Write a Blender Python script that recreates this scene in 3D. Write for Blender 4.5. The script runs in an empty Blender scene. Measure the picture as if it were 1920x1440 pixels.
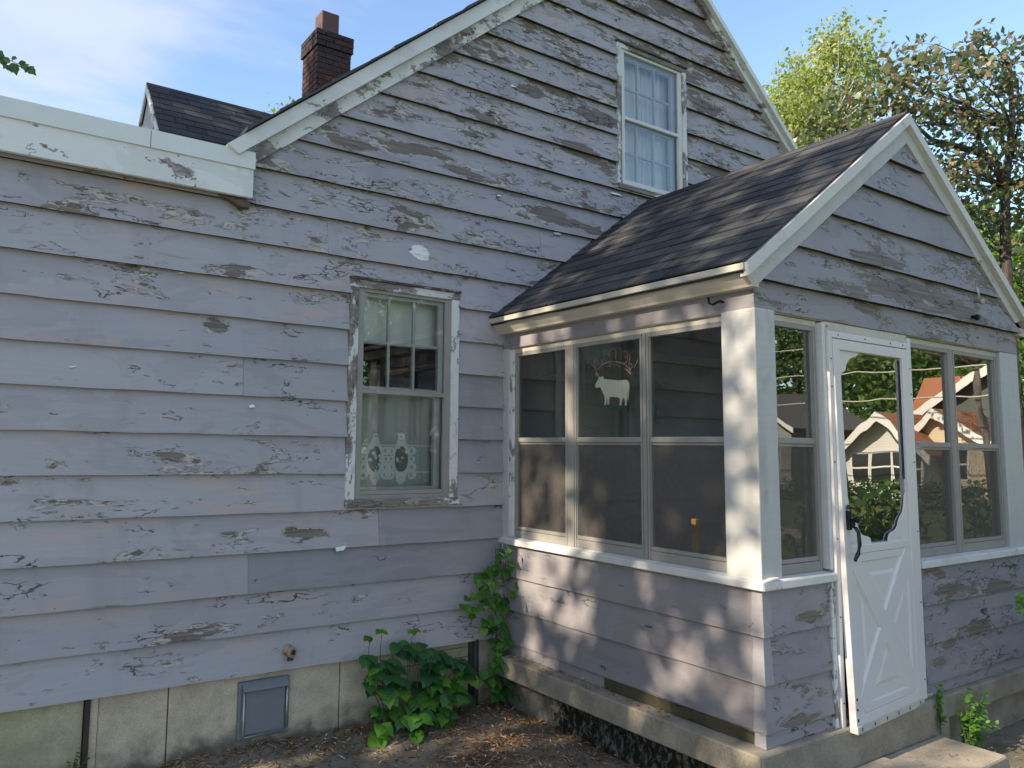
import bpy, math, random
import numpy as np
from mathutils import Vector, Matrix

random.seed(7); rng = np.random.default_rng(7)
S = bpy.context.scene
COL = S.collection
R = math.radians

# ---------------------------------------------------------------- camera
cam = bpy.data.cameras.new("camera"); cam_o = bpy.data.objects.new("camera", cam); COL.objects.link(cam_o)
S.camera = cam_o
YAW, PITCH, ROLL = 0.5718, 0.1020, 0.0142
F_ = Vector((math.sin(YAW)*math.cos(PITCH), math.cos(YAW)*math.cos(PITCH), math.sin(PITCH)))
R0 = Vector((math.cos(YAW), -math.sin(YAW), 0)); U0 = R0.cross(F_)
R_ = math.cos(ROLL)*R0 + math.sin(ROLL)*U0; U_ = -math.sin(ROLL)*R0 + math.cos(ROLL)*U0
M = Matrix((R_, U_, -F_)).transposed().to_4x4(); M.translation = Vector((-3.3458, -4.4201, 1.3945))
cam_o.matrix_world = M
cam.sensor_width = 36; cam.lens = 1436.3/1920*36
cam.shift_x = 126.24/1920; cam.shift_y = -27.26/1920
cam.clip_start = 0.05; cam.clip_end = 2000

# ---------------------------------------------------------------- world, sun, exposure
SUN_EL = R(31); SUN_DIR = Vector((-math.cos(SUN_EL), 0.020, math.sin(SUN_EL))).normalized()   # towards the sun
world = bpy.data.worlds.new("World"); S.world = world; world.use_nodes = True
nt = world.node_tree; nt.nodes.clear()
def WN(t, **k):
    n = nt.nodes.new(t)
    for a, b in k.items(): setattr(n, a, b)
    return n
sky = WN("ShaderNodeTexSky", sky_type='NISHITA', sun_disc=False)
sky.sun_elevation = SUN_EL; sky.sun_rotation = math.atan2(SUN_DIR.x, SUN_DIR.y)
sky.air_density = 1.0; sky.dust_density = 0.25; sky.ozone_density = 1.6
tc = WN("ShaderNodeTexCoord"); sep = WN("ShaderNodeSeparateXYZ"); nt.links.new(tc.outputs["Generated"], sep.inputs[0])
mx = WN("ShaderNodeMath", operation='MAXIMUM'); nt.links.new(sep.outputs[2], mx.inputs[0]); mx.inputs[1].default_value = 0.08
dx = WN("ShaderNodeMath", operation='DIVIDE'); nt.links.new(sep.outputs[0], dx.inputs[0]); nt.links.new(mx.outputs[0], dx.inputs[1])
dy = WN("ShaderNodeMath", operation='DIVIDE'); nt.links.new(sep.outputs[1], dy.inputs[0]); nt.links.new(mx.outputs[0], dy.inputs[1])
cb = WN("ShaderNodeCombineXYZ"); nt.links.new(dx.outputs[0], cb.inputs[0]); nt.links.new(dy.outputs[0], cb.inputs[1])
mp = WN("ShaderNodeMapping"); nt.links.new(cb.outputs[0], mp.inputs[0]); mp.inputs["Scale"].default_value = (0.55, 0.9, 1); mp.inputs["Rotation"].default_value = (0, 0, 0.5)
n1 = WN("ShaderNodeTexNoise"); n1.inputs["Scale"].default_value = 2.3; n1.inputs["Detail"].default_value = 8; n1.inputs["Roughness"].default_value = 0.52; n1.inputs["Distortion"].default_value = 0.35
nt.links.new(mp.outputs[0], n1.inputs["Vector"])
# cloud bank drifts in from the north-west: more cover towards -x
bank = WN("ShaderNodeMapRange"); nt.links.new(dx.outputs[0], bank.inputs[0])
bank.inputs[1].default_value = 0.15; bank.inputs[2].default_value = 1.0; bank.inputs[3].default_value = 0.20; bank.inputs[4].default_value = -0.14
ad = WN("ShaderNodeMath", operation='ADD'); nt.links.new(n1.outputs[0], ad.inputs[0]); nt.links.new(bank.outputs[0], ad.inputs[1])
cr = WN("ShaderNodeMapRange", interpolation_type='SMOOTHSTEP'); nt.links.new(ad.outputs[0], cr.inputs[0])
cr.inputs[1].default_value = 0.46; cr.inputs[2].default_value = 0.82; cr.inputs[3].default_value = 0; cr.inputs[4].default_value = 0.88
cm = WN("ShaderNodeMix", data_type='RGBA'); nt.links.new(cr.outputs[0], cm.inputs[0])
nt.links.new(sky.outputs[0], cm.inputs[6]); cm.inputs[7].default_value = (2.35, 2.6, 3.2, 1)
bg = WN("ShaderNodeBackground"); nt.links.new(cm.outputs[2], bg.inputs[0]); bg.inputs[1].default_value = 0.105
wo = WN("ShaderNodeOutputWorld"); nt.links.new(bg.outputs[0], wo.inputs[0])

sun = bpy.data.lights.new("sun", 'SUN'); sun.energy = 3.1; sun.angle = R(0.53); sun.color = (1.0, 0.85, 0.66)
sun_o = bpy.data.objects.new("sun", sun); COL.objects.link(sun_o)
sun_o.rotation_euler = (-SUN_DIR).to_track_quat('-Z', 'Y').to_euler()
S.view_settings.view_transform = 'Standard'; S.view_settings.look = 'None'
S.view_settings.gamma = 1; S.view_settings.use_curve_mapping = False
S.view_settings.exposure = 1.66
S.cycles.max_bounces = 10; S.cycles.transparent_max_bounces = 24; S.cycles.use_denoising = True

# ---------------------------------------------------------------- object helpers
DP = 2.073     # porch depth
WP = 2.97      # porch width
class MB:
    def __init__(s): s.v = []; s.f = []
    def quad(s, *p):
        i = len(s.v); s.v += [tuple(q) for q in p]; s.f.append(tuple(range(i, i+len(p))))
    def box(s, x0, x1, y0, y1, z0, z1):
        i = len(s.v)
        s.v += [(x0,y0,z0),(x1,y0,z0),(x1,y1,z0),(x0,y1,z0),(x0,y0,z1),(x1,y0,z1),(x1,y1,z1),(x0,y1,z1)]
        s.f += [tuple(i+k for k in f) for f in ((0,3,2,1),(4,5,6,7),(0,1,5,4),(1,2,6,5),(2,3,7,6),(3,0,4,7))]
        return s
    def pbox(s, pl, u0, u1, o0, o1, z0, z1):
        a = PM(pl, u0, o0, z0); b = PM(pl, u1, o1, z1)
        return s.box(min(a[0],b[0]),max(a[0],b[0]),min(a[1],b[1]),max(a[1],b[1]),min(a[2],b[2]),max(a[2],b[2]))
    def prism(s, poly, axis, a0, a1):
        def P(q, a):
            return {'x':(a,q[0],q[1]),'y':(q[0],a,q[1]),'z':(q[0],q[1],a)}[axis]
        n = len(poly); i = len(s.v)
        s.v += [P(q,a0) for q in poly] + [P(q,a1) for q in poly]
        s.f.append(tuple(i+k for k in range(n))[::-1]); s.f.append(tuple(i+n+k for k in range(n)))
        for k in range(n): s.f.append((i+k, i+(k+1)%n, i+n+(k+1)%n, i+n+k))
        return s
    def tube(s, pts, rad, n=6):
        pts = [Vector(p) for p in pts]; i0 = len(s.v)
        if not hasattr(rad, '__len__'): rad = [rad]*len(pts)
        for k, p in enumerate(pts):
            d = (pts[min(k+1,len(pts)-1)] - pts[max(k-1,0)]).normalized()
            a = d.cross(Vector((0.13,0.31,1.0)) if abs(d.z) < .95 else Vector((1,0.1,0))).normalized(); b = d.cross(a)
            for j in range(n):
                t = 2*math.pi*j/n; q = p + (a*math.cos(t)+b*math.sin(t))*rad[k]; s.v.append(tuple(q))
        for k in range(len(pts)-1):
            for j in range(n):
                a = i0+k*n+j; b = i0+k*n+(j+1)%n; s.f.append((a,b,b+n,a+n))
        s.f.append(tuple(i0+j for j in range(n))[::-1]); s.f.append(tuple(i0+(len(pts)-1)*n+j for j in range(n)))
        return s
    def lathe(s, c, axis, prof, n=14):
        c = Vector(c); ax = Vector(axis).normalized(); a = ax.orthogonal().normalized(); b = ax.cross(a); i0 = len(s.v)
        for h, r in prof:
            for j in range(n):
                t = 2*math.pi*j/n; s.v.append(tuple(c+ax*h+(a*math.cos(t)+b*math.sin(t))*r))
        for k in range(len(prof)-1):
            for j in range(n):
                p = i0+k*n+j; q = i0+k*n+(j+1)%n; s.f.append((p,q,q+n,p+n))
        s.f.append(tuple(i0+j for j in range(n))[::-1]); s.f.append(tuple(i0+(len(prof)-1)*n+j for j in range(n)))
        return s
    def build(s, name, mat, parent=None, smooth=False, bevel=0, label=None, kind=None, recalc=True):
        me = bpy.data.meshes.new(name); me.from_pydata(s.v, [], s.f); me.validate(); me.update()
        if recalc:
            import bmesh
            b = bmesh.new(); b.from_mesh(me); bmesh.ops.recalc_face_normals(b, faces=b.faces); b.to_mesh(me); b.free()
        return link(name, me, mat, parent, smooth, bevel, label, kind)
def link(name, me, mat, parent=None, smooth=False, bevel=0, label=None, kind=None):
    if mat and not me.materials: me.materials.append(mat)
    if smooth: me.polygons.foreach_set("use_smooth", [True]*len(me.polygons))
    o = bpy.data.objects.new(name, me); COL.objects.link(o)
    if parent is not None: attach(o, parent)
    if bevel:
        m = o.modifiers.new("bevel", 'BEVEL'); m.width = bevel; m.segments = 2; m.limit_method = 'ANGLE'; m.angle_limit = R(50)
    if label: o["label"] = label
    if kind: o["kind"] = kind
    return o
def attach(o, p):
    o.parent = p
    if p.type == 'EMPTY': o.matrix_parent_inverse = Matrix.Translation(-p.location)
def thing(name, label, cat, loc, group=None):
    o = bpy.data.objects.new(name, None); COL.objects.link(o); o.location = loc; o.empty_display_size = .2
    o["label"] = label; o["category"] = cat
    if group: o["group"] = group
    return o
def tag(o, label, cat, group=None):
    o["label"] = label; o["category"] = cat
    if group: o["group"] = group
    return o
def copy_thing(o, loc, label=None, scale=None, rz=0):
    c = o.copy(); COL.objects.link(c); c.location = loc
    if label: c["label"] = label
    if scale: c.scale = (scale,)*3
    c.rotation_euler.z = rz
    for ch in list(o.children):
        d = ch.copy(); COL.objects.link(d); d.parent = c; d.matrix_parent_inverse = ch.matrix_parent_inverse.copy()
        for g in ch.children:
            e = g.copy(); COL.objects.link(e); e.parent = d; e.matrix_parent_inverse = g.matrix_parent_inverse.copy()
    return c
def PM(pl, u, o, z):           # wall-plane coordinates: along, outwards, up
    if pl == 'main': return (u, -o, z)
    if pl == 'side': return (-o, u, z)
    if pl == 'front': return (u, -DP-o, z)
    if pl == 'east': return (WP+o, u, z)
def h1(*a):
    x = math.sin(sum(v*k for v, k in zip(a, (12.9898, 78.233, 37.719))))*43758.5453
    return x - math.floor(x)
def wob(u, s):                 # smooth 1-d noise
    return (math.sin(u*5.1+s*7.7)+.6*math.sin(u*13.7+s*3.1)+.3*math.sin(u*31.3+s*1.7))/1.9

# ---------------------------------------------------------------- materials
class MT:
    def __init__(s, name):
        s.m = bpy.data.materials.new(name); s.m.use_nodes = True; s.t = s.m.node_tree; s.t.nodes.clear()
        s.out = s.t.nodes.new("ShaderNodeOutputMaterial")
    def n(s, t, **k):
        n = s.t.nodes.new(t)
        for a, b in k.items(): setattr(n, a, b)
        return n
    def L(s, a, b): s.t.links.new(a, b)
    def set(s, sock, v):
        if hasattr(v, 'is_output') or isinstance(v, bpy.types.NodeSocket): s.L(v, sock)
        else:
            if hasattr(sock.default_value, '__len__') and len(sock.default_value) == 4 and len(v) == 3: v = (*v, 1)
            sock.default_value = v
    def math(s, op, a, b=None, c=None, clamp=False):
        n = s.n("ShaderNodeMath", operation=op); n.use_clamp = clamp
        s.set(n.inputs[0], a)
        if b is not None: s.set(n.inputs[1], b)
        if c is not None: s.set(n.inputs[2], c)
        return n.outputs[0]
    def vm(s, op, a, b):
        n = s.n("ShaderNodeVectorMath", operation=op); s.set(n.inputs[0], a); s.set(n.inputs[1], b)
        return n.outputs["Value"] if op in ('LENGTH', 'DISTANCE', 'DOT_PRODUCT') else n.outputs[0]
    def noise(s, vec, scale, detail=4, rough=.55, dist=0, color=False):
        n = s.n("ShaderNodeTexNoise"); s.L(vec, n.inputs["Vector"]); n.inputs["Scale"].default_value = scale
        n.inputs["Detail"].default_value = detail; n.inputs["Roughness"].default_value = rough; n.inputs["Distortion"].default_value = dist
        return n.outputs[1 if color else 0]
    def step(s, v, a, b, lo=0., hi=1., smooth=True):
        n = s.n("ShaderNodeMapRange"); n.interpolation_type = 'SMOOTHSTEP' if smooth else 'LINEAR'
        s.L(v, n.inputs[0]); s.set(n.inputs[1], a); s.set(n.inputs[2], b); n.inputs[3].default_value = lo; n.inputs[4].default_value = hi
        return n.outputs[0]
    def mix(s, f, a, b):
        n = s.n("ShaderNodeMix", data_type='RGBA'); s.set(n.inputs[0], f); s.set(n.inputs[6], a); s.set(n.inputs[7], b); return n.outputs[2]
    def mul(s, a, v):
        n = s.n("ShaderNodeMix", data_type='RGBA', blend_type='MULTIPLY'); n.inputs[0].default_value = 1; s.set(n.inputs[6], a); s.set(n.inputs[7], v); return n.outputs[2]
    def pos(s): return s.n("ShaderNodeNewGeometry").outputs["Position"]
    def rnd(s): return s.n("ShaderNodeObjectInfo").outputs["Random"]
    def island(s): return s.n("ShaderNodeNewGeometry").outputs["Random Per Island"]
    def scale(s, vec, sc):
        n = s.n("ShaderNodeVectorMath", operation='MULTIPLY'); s.L(vec, n.inputs[0]); n.inputs[1].default_value = sc; return n.outputs[0]
    def uvw(s, extra=40.0):   # along-wall, up, per-object shift
        sp = s.n("ShaderNodeSeparateXYZ"); s.L(s.pos(), sp.inputs[0])
        u = s.math('MULTIPLY_ADD', sp.outputs[1], .97, sp.outputs[0])
        w = s.math('MULTIPLY', s.rnd(), extra)
        cb = s.n("ShaderNodeCombineXYZ"); s.L(u, cb.inputs[0]); s.L(sp.outputs[2], cb.inputs[1]); s.L(w, cb.inputs[2])
        return cb.outputs[0], u, sp.outputs[2]
    def bump(s, h, strength=.5, dist=.002):
        n = s.n("ShaderNodeBump"); n.inputs["Strength"].default_value = strength; n.inputs["Distance"].default_value = dist; s.L(h, n.inputs["Height"]); return n.outputs[0]
    def ramp(s, f, stops, interp='LINEAR'):
        n = s.n("ShaderNodeValToRGB"); r = n.color_ramp; r.interpolation = interp
        while len(r.elements) < len(stops): r.elements.new(.5)
        for e, (p, c) in zip(r.elements, stops): e.position = p; e.color = (*c, 1)
        s.L(f, n.inputs[0]); return n.outputs[0]
    def bsdf(s, color, rough=.7, normal=None, spec=.3, metal=0.):
        n = s.n("ShaderNodeBsdfPrincipled"); s.set(n.inputs["Base Color"], color); s.set(n.inputs["Roughness"], rough)
        n.inputs["Specular IOR Level"].default_value = spec; n.inputs["Metallic"].default_value = metal
        if normal is not None: s.L(normal, n.inputs["Normal"])
        s.L(n.outputs[0], s.out.inputs[0]); return n

def m_paint(name, base, under, wood, peel=.2, stretch=(1., 3.2), smear=None, blobs=(), white=None, crackscale=1., top=.66, rough=.55, stain=0., faded=None):
    t = MT(name); vec, u, z = t.uvw()
    st = (stretch[0], stretch[1], 1)
    v1 = t.scale(vec, st)
    at_ = t.n("ShaderNodeAttribute", attribute_type='OBJECT', attribute_name='["peel"]')
    pl = t.math('ADD', at_.outputs["Fac"], peel)
    big = t.noise(v1, .8, 2)
    N1 = t.noise(v1, 2.5, 8, .62, .5)
    field = t.math('MULTIPLY_ADD', t.math('SUBTRACT', big, .5), .42, N1)
    fib = t.noise(t.scale(vec, (9*stretch[0], 30*stretch[1], 1)), 1, 6, .75, .3)
    jag = t.n("ShaderNodeTexVoronoi", feature='F1'); jag.inputs["Scale"].default_value = 16*crackscale; t.L(t.vm('ADD', v1, t.scale(t.noise(v1, 14, 3, .6, 0, True), (.06,.06,0))), jag.inputs["Vector"])
    jr = t.n("ShaderNodeSeparateColor"); t.L(jag.outputs["Color"], jr.inputs[0])
    field = t.math('MULTIPLY_ADD', t.math('SUBTRACT', fib, .5), .12, field)
    field = t.math('MULTIPLY_ADD', t.math('SUBTRACT', jr.outputs[0], .5), .085, field)
    # peeled spots seen on the real boards
    wv = t.vm('ADD', vec, t.scale(t.noise(v1, 7, 6, .7, 0, True), (.20, .07, 0)))
    acc = None
    for (bu, bz, ru, rz) in blobs:
        d = t.scale(t.vm('SUBTRACT', t.scale(wv, (1,1,0)), (bu+.10, bz+.035, 0)), (1/ru, 1/rz, 0))
        ln = t.n("ShaderNodeVectorMath", operation='LENGTH'); t.L(d, ln.inputs[0])
        b = t.step(ln.outputs["Value"], 1.5, .45)
        acc = b if acc is None else t.math('MAXIMUM', acc, b)
    if acc is not None: field = t.math('MULTIPLY_ADD', acc, .27, field)
    th = t.math('MULTIPLY_ADD', pl, -.20, top)
    m1 = t.step(field, th, t.math('ADD', th, .012))
    th2 = t.math('ADD', th, .050)
    N2 = t.noise(v1, 7.5, 5, .6)
    f2 = t.math('MULTIPLY_ADD', t.math('SUBTRACT', N2, .5), .26, field)
    m2 = t.step(f2, th2, t.math('ADD', th2, .018))
    m3 = t.step(t.noise(t.scale(v1, (1.1, 1.25, 1)), 3.6, 7, .68, .7), t.math('MULTIPLY_ADD', pl, -.13, .655), t.math('MULTIPLY_ADD', pl, -.13, .685), 0, .62)
    # faint repainting, brushed streaks
    col = base
    pat = t.noise(v1, 1.6, 5, .6, .8)
    col = t.mix(t.step(pat, .545, .56, 0, .45), col, tuple(c*.82 for c in base))
    if faded: col = t.mix(t.step(t.noise(v1, 1.1, 6, .65, .4), .50, .74, 0, .55), col, faded)
    if smear:
        sm = t.noise(t.scale(vec, (1.4, 5.5, 1)), 1.3, 6, .7, .2)
        col = t.mix(t.step(sm, .52, .68, 0, .75), col, smear)
    col = t.mul(col, t.ramp(t.noise(t.scale(vec, (4, 60, 1)), 1, 3, .6), [(0, (.90,.90,.90)), (1, (1.08,1.08,1.08))]))
    col = t.mul(col, t.ramp(t.rnd(), [(0, (.93,.93,.94)), (1, (1.05,1.05,1.05))]))
    col = t.mix(t.step(t.noise(t.scale(vec, (2.6, .55, 1)), 1.6, 5, .6), .52, .74, 0, .30), col, tuple(c*.62 for c in base))
    if stain:
        sp = t.noise(t.scale(vec, (9, 1.3, 1)), 1, 4)
        col = t.mix(t.step(sp, .55, .8, 0, stain), col, (.16,.13,.09))
    gr = t.noise(t.scale(vec, (2.5*stretch[0], 26*stretch[1], 1)), 1, 5, .7)
    wcol = t.mix(t.step(gr, .35, .68), tuple(c*.68 for c in wood), tuple(c*1.3 for c in wood))
    ucol = t.mix(t.step(N2, .4, .6), under, tuple(c*.78 for c in under))
    col = t.mix(m3, col, tuple((a+b)*.5 for a, b in zip(base, wood)))
    col = t.mix(m1, col, ucol); col = t.mix(m2, col, wcol)
    # cracks: crazed paint, only in patches
    vo = t.n("ShaderNodeTexVoronoi", feature='DISTANCE_TO_EDGE'); vo.inputs["Scale"].default_value = 7.0*crackscale
    cv = t.vm('ADD', t.scale(vec, (1.0*stretch[0], 1.05*stretch[1], 1)), t.scale(t.noise(v1, 11, 4, .6, 0, True), (.22, .22, 0)))
    t.L(cv, vo.inputs["Vector"])
    reg = t.noise(v1, 2.1, 3, .6, .6)
    rt = t.math('MULTIPLY_ADD', pl, -.10, .605)
    ck = t.math('MULTIPLY', t.step(vo.outputs[0], .032, .010), t.step(reg, rt, t.math('ADD', rt, .045)))
    # dark broken edge where a flake has lifted
    e1 = t.math('MULTIPLY', t.step(field, t.math('SUBTRACT', th, .010), th), t.step(field, t.math('ADD', th, .012), th))
    edge = t.math('MULTIPLY', e1, t.step(t.noise(v1, 2.7, 2), .45, .55))
    ck = t.math('MAXIMUM', ck, t.math('MULTIPLY', edge, .8))
    col = t.mix(t.math('MULTIPLY', ck, .86), col, (.035,.032,.03))
    if white:
        d = t.scale(t.vm('SUBTRACT', t.scale(wv, (1,1,0)), (white[0]+.10, white[1]+.035, 0)), (1/white[2], 1/white[3], 0))
        ln = t.n("ShaderNodeVectorMath", operation='LENGTH'); t.L(d, ln.inputs[0])
        col = t.mix(t.math('MULTIPLY', t.step(ln.outputs["Value"], 1.05, .95), t.step(N2, .3, .5, .75, 1)), col, (.72,.72,.70))
    h = t.math('ADD', t.math('MULTIPLY', m1, -1), t.math('MULTIPLY', m2, -.6))
    h = t.math('MULTIPLY_ADD', ck, -1.2, h)
    h = t.math('MULTIPLY_ADD', gr, .25, h)
    nb = t.bump(h, 1.0, .0030)
    t.bsdf(col, rough, nb, .25)
    return t.m

def m_plain(name, c, rough=.6, var=.12, scale=6., spec=.3, metal=0., bump=0., stretch=(1,1,1), rndvar=0.):
    t = MT(name); p = t.scale(t.pos(), stretch)
    f = t.noise(p, scale, 5, .6)
    col = t.mix(f, tuple(x*(1-var) for x in c), tuple(x*(1+var) for x in c))
    if rndvar: col = t.mul(col, t.ramp(t.rnd(), [(0, (1-rndvar,)*3), (1, (1+rndvar,)*3)]))
    nb = t.bump(t.noise(p, scale*12, 3), bump, .002) if bump else None
    t.bsdf(col, rough, nb, spec, metal); return t.m

def m_glass(name, wave=.25, k=2.0, tint=(.86,.9,.9), base=.0):
    t = MT(name); fr = t.n("ShaderNodeFresnel"); fr.inputs[0].default_value = 1.5
    h = t.noise(t.scale(t.pos(), (1,1,1)), 2.6, 1, .4)
    bp = t.n("ShaderNodeBump"); bp.inputs["Strength"].default_value = wave; bp.inputs["Distance"].default_value = .01; t.L(h, bp.inputs["Height"])
    g = t.n("ShaderNodeBsdfGlossy"); g.inputs["Roughness"].default_value = 0.0; g.inputs["Color"].default_value = (.95,.97,.97,1); t.L(bp.outputs[0], g.inputs["Normal"])
    tr = t.n("ShaderNodeBsdfTransparent"); tr.inputs[0].default_value = (*tint, 1)
    f = t.math('MULTIPLY_ADD', fr.outputs[0], k, base, clamp=True)
    mxs = t.n("ShaderNodeMixShader"); t.L(f, mxs.inputs[0]); t.L(tr.outputs[0], mxs.inputs[1]); t.L(g.outputs[0], mxs.inputs[2])
    # film of dust
    df = t.n("ShaderNodeBsdfDiffuse"); df.inputs[0].default_value = (.35,.34,.32,1)
    m2 = t.n("ShaderNodeMixShader"); t.L(t.step(t.noise(t.pos(), 5, 6, .7), .45, .8, .004, .022), m2.inputs[0]); t.L(mxs.outputs[0], m2.inputs[1]); t.L(df.outputs[0], m2.inputs[2])
    t.L(m2.outputs[0], t.out.inputs[0]); return t.m

def m_screen():
    t = MT("insect_screen"); df = t.n("ShaderNodeBsdfDiffuse"); df.inputs[0].default_value = (.125,.112,.098,1)
    tr = t.n("ShaderNodeBsdfTransparent")
    mxs = t.n("ShaderNodeMixShader"); t.set(mxs.inputs[0], t.step(t.noise(t.pos(), 30, 3), .3, .7, .46, .56)); t.L(tr.outputs[0], mxs.inputs[1]); t.L(df.outputs[0], mxs.inputs[2])
    t.L(mxs.outputs[0], t.out.inputs[0]); return t.m

def m_leaf(name, cols, trans=.4, rough=.5, per='island', spec=.4):
    t = MT(name); r = t.island() if per == 'island' else t.rnd()
    n = len(cols); c = t.ramp(r, [(i/max(n-1,1), q) for i, q in enumerate(cols)])
    if per == 'rnd': c = t.mul(c, t.ramp(t.noise(t.pos(), 40, 3), [(.3, (.8,.8,.8)), (.7, (1.15,1.15,1.15))]))
    b = t.n("ShaderNodeBsdfPrincipled"); t.L(c, b.inputs["Base Color"]); b.inputs["Roughness"].default_value = rough; b.inputs["Specular IOR Level"].default_value = spec
    tl = t.n("ShaderNodeBsdfTranslucent"); t.L(t.mul(c, (1.25,1.35,.6)), tl.inputs[0])
    mxs = t.n("ShaderNodeMixShader"); mxs.inputs[0].default_value = trans; t.L(b.outputs[0], mxs.inputs[1]); t.L(tl.outputs[0], mxs.inputs[2])
    t.L(mxs.outputs[0], t.out.inputs[0]); return t.m

def m_bark(name, c1, c2, sc=8, stretch=(1,1,.25)):
    t = MT(name); p = t.scale(t.pos(), stretch); f = t.noise(p, sc, 6, .7)
    t.bsdf(t.mix(t.step(f, .35, .65), c1, c2), .9, t.bump(f, .8, .01), .1); return t.m

def m_shingle():
    t = MT("asphalt_shingle"); p = t.pos()
    c = t.ramp(t.rnd(), [(0, (.034,.036,.041)), (.5, (.050,.052,.057)), (1, (.076,.076,.079))])
    g = t.noise(p, 260, 2, .8); c = t.mul(c, t.ramp(g, [(.3, (.55,.55,.55)), (.7, (1.5,1.5,1.5))]))
    w = t.noise(p, 3.5, 4, .6); c = t.mix(t.step(w, .58, .8, 0, .35), c, (.066,.065,.062))
    t.bsdf(c, .9, t.bump(g, .5, .002), .15); return t.m

def m_concrete(name, c, moss=0., green=False, damp=None):
    t = MT(name); p = t.pos(); f = t.noise(p, 5, 8, .65); fine = t.noise(p, 90, 3, .7)
    col = t.mix(t.step(f, .3, .7), tuple(x*.78 for x in c), tuple(x*1.12 for x in c))
    col = t.mul(col, t.ramp(fine, [(.3, (.8,.8,.8)), (.7, (1.15,1.15,1.15))]))
    sp = t.n("ShaderNodeSeparateXYZ"); t.L(p, sp.inputs[0])
    if damp:   # dirt splashed up from the soil
        zz = t.math('MULTIPLY_ADD', t.math('SUBTRACT', t.noise(p, 9, 5), .5), .35, sp.outputs[2])
        col = t.mix(t.step(zz, damp[0], damp[1], .8, 0), col, (.035,.033,.028))
    if moss:
        st = t.noise(t.scale(p, (9, 9, 6)), 2.6, 9, .78, .5)
        yy = t.math('MULTIPLY_ADD', t.step(sp.outputs[1], -.30, -.72), .20, t.math('MULTIPLY', st, 1.0))
        col = t.mix(t.step(yy, .60, .72, 0, moss), col, (.010,.012,.009))
        col = t.mix(t.math('MULTIPLY', t.step(t.noise(p, 26, 6, .7), .60, .70), t.step(sp.outputs[1], -.45, -.8, 0, .6)), col, (.09,.10,.055))
    if green: col = t.mix(t.step(t.noise(p, 2, 4), .35, .65, .15, .6), col, (.25,.26,.14))
    t.bsdf(col, .92, t.bump(t.math('ADD', fine, f), .5, .004), .15); return t.m

def m_brick():
    t = MT("chimney_brick"); p = t.pos()
    c = t.ramp(t.rnd(), [(0, (.085,.035,.03)), (.35, (.06,.038,.035)), (.65, (.045,.036,.036)), (1, (.13,.045,.035))])
    f = t.noise(p, 30, 5, .7); c = t.mix(t.step(f, .5, .75, 0, .5), c, (.16,.14,.12))
    sp = t.n("ShaderNodeSeparateXYZ"); t.L(p, sp.inputs[0])
    soot = t.math('MULTIPLY_ADD', t.noise(p, 6, 4), .6, sp.outputs[2])
    c = t.mix(t.step(soot, 6.15, 6.6, 0, .7), c, (.03,.033,.035))
    t.bsdf(c, .9, t.bump(f, .6, .004), .15); return t.m

GREY = (.350, .350, .370); UNDER = (.43, .415, .375); WOOD = (.165, .140, .118)
BL = [(.49,3.188,.24,.06),(.89,3.149,.21,.05),(.225,4.132,.13,.05),(.953,4.089,.24,.06),(.718,3.772,.2,.05),(-1.307,3.363,.16,.035),
      (-.72,3.436,.24,.035),(-.452,3.359,.16,.03),(-1.532,.869,.14,.04),(-2.1,2.082,.07,.05),(2.476,5.337,.35,.09),(2.429,3.949,.17,.055),(2.224,4.536,.19,.055)]
BF = [(.727,2.304,.22,.05),(1.667,2.356,.62,.085),(.991,2.229,.11,.03),(1.124,2.515,.32,.035),(.327,.575,.14,.03),(2.128,.33,.17,.04),(2.45,.55,.14,.04),(.252,.092,.16,.02),(2.146,2.307,.23,.05),(1.8,.58,.20,.03)]
BF = [(a-.97*DP, b, c, d) for a, b, c, d in BF]
siding = m_paint("siding_paint", GREY, UNDER, WOOD, 0., smear=(.44,.35,.31), blobs=BL, white=(-.748,2.713,.075,.05), faded=(.375,.37,.39))
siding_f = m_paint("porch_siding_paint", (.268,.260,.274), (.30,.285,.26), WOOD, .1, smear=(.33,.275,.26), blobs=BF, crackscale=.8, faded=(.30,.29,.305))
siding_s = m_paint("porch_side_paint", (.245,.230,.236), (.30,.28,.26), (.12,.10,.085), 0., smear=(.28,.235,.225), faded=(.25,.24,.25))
siding_n = m_paint("newer_board_paint", (.262,.270,.290), (.38,.37,.36), (.14,.12,.10), -.1, smear=(.31,.30,.315), faded=(.30,.30,.32))
old_white = m_paint("flaking_white_paint", (.62,.64,.62), (.30,.28,.25), (.20,.18,.155), .33, stretch=(2.6, 1.0), crackscale=2.2, top=.60)
old_white_h = m_paint("flaking_white_rail_paint", (.62,.64,.62), (.30,.28,.25), (.20,.18,.155), .36, stretch=(1.2, 3.0), crackscale=2.2, top=.60)
rake_white = m_paint("rake_paint", (.66,.69,.67), (.33,.30,.29), (.20,.175,.16), .05, stretch=(1.6, 2.0), crackscale=1.6, top=.60)
trim_white = m_paint("trim_paint", (.58,.58,.55), (.40,.38,.34), (.24,.21,.18), -.35, stretch=(1.3,1.3), stain=.20)
post_white = m_paint("post_paint", (.46,.46,.44), (.40,.38,.35), (.40,.36,.30), -.75, stretch=(1.,1.), stain=.13)
cream = m_paint("cream_paint", (.50,.46,.37), (.34,.29,.2), (.2,.16,.11), -.1, stretch=(1.3,3), stain=.25)
storm = m_plain("storm_window_metal", (.265,.255,.23), .45, .16, 9, .4)
alum = m_plain("aluminium", (.36,.37,.38), .35, .1, 20, .5, .6)
doorw = m_plain("door_enamel", (.64,.62,.60), .30, .04, 5, .5)
dirtyw = m_plain("dirty_white", (.46,.45,.41), .6, .25, 10)
black = m_plain("black_metal", (.008,.008,.010), .5, .2, 20, .25)
darkpit = m_plain("dark_backing", (.03,.03,.03), .9)
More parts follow.
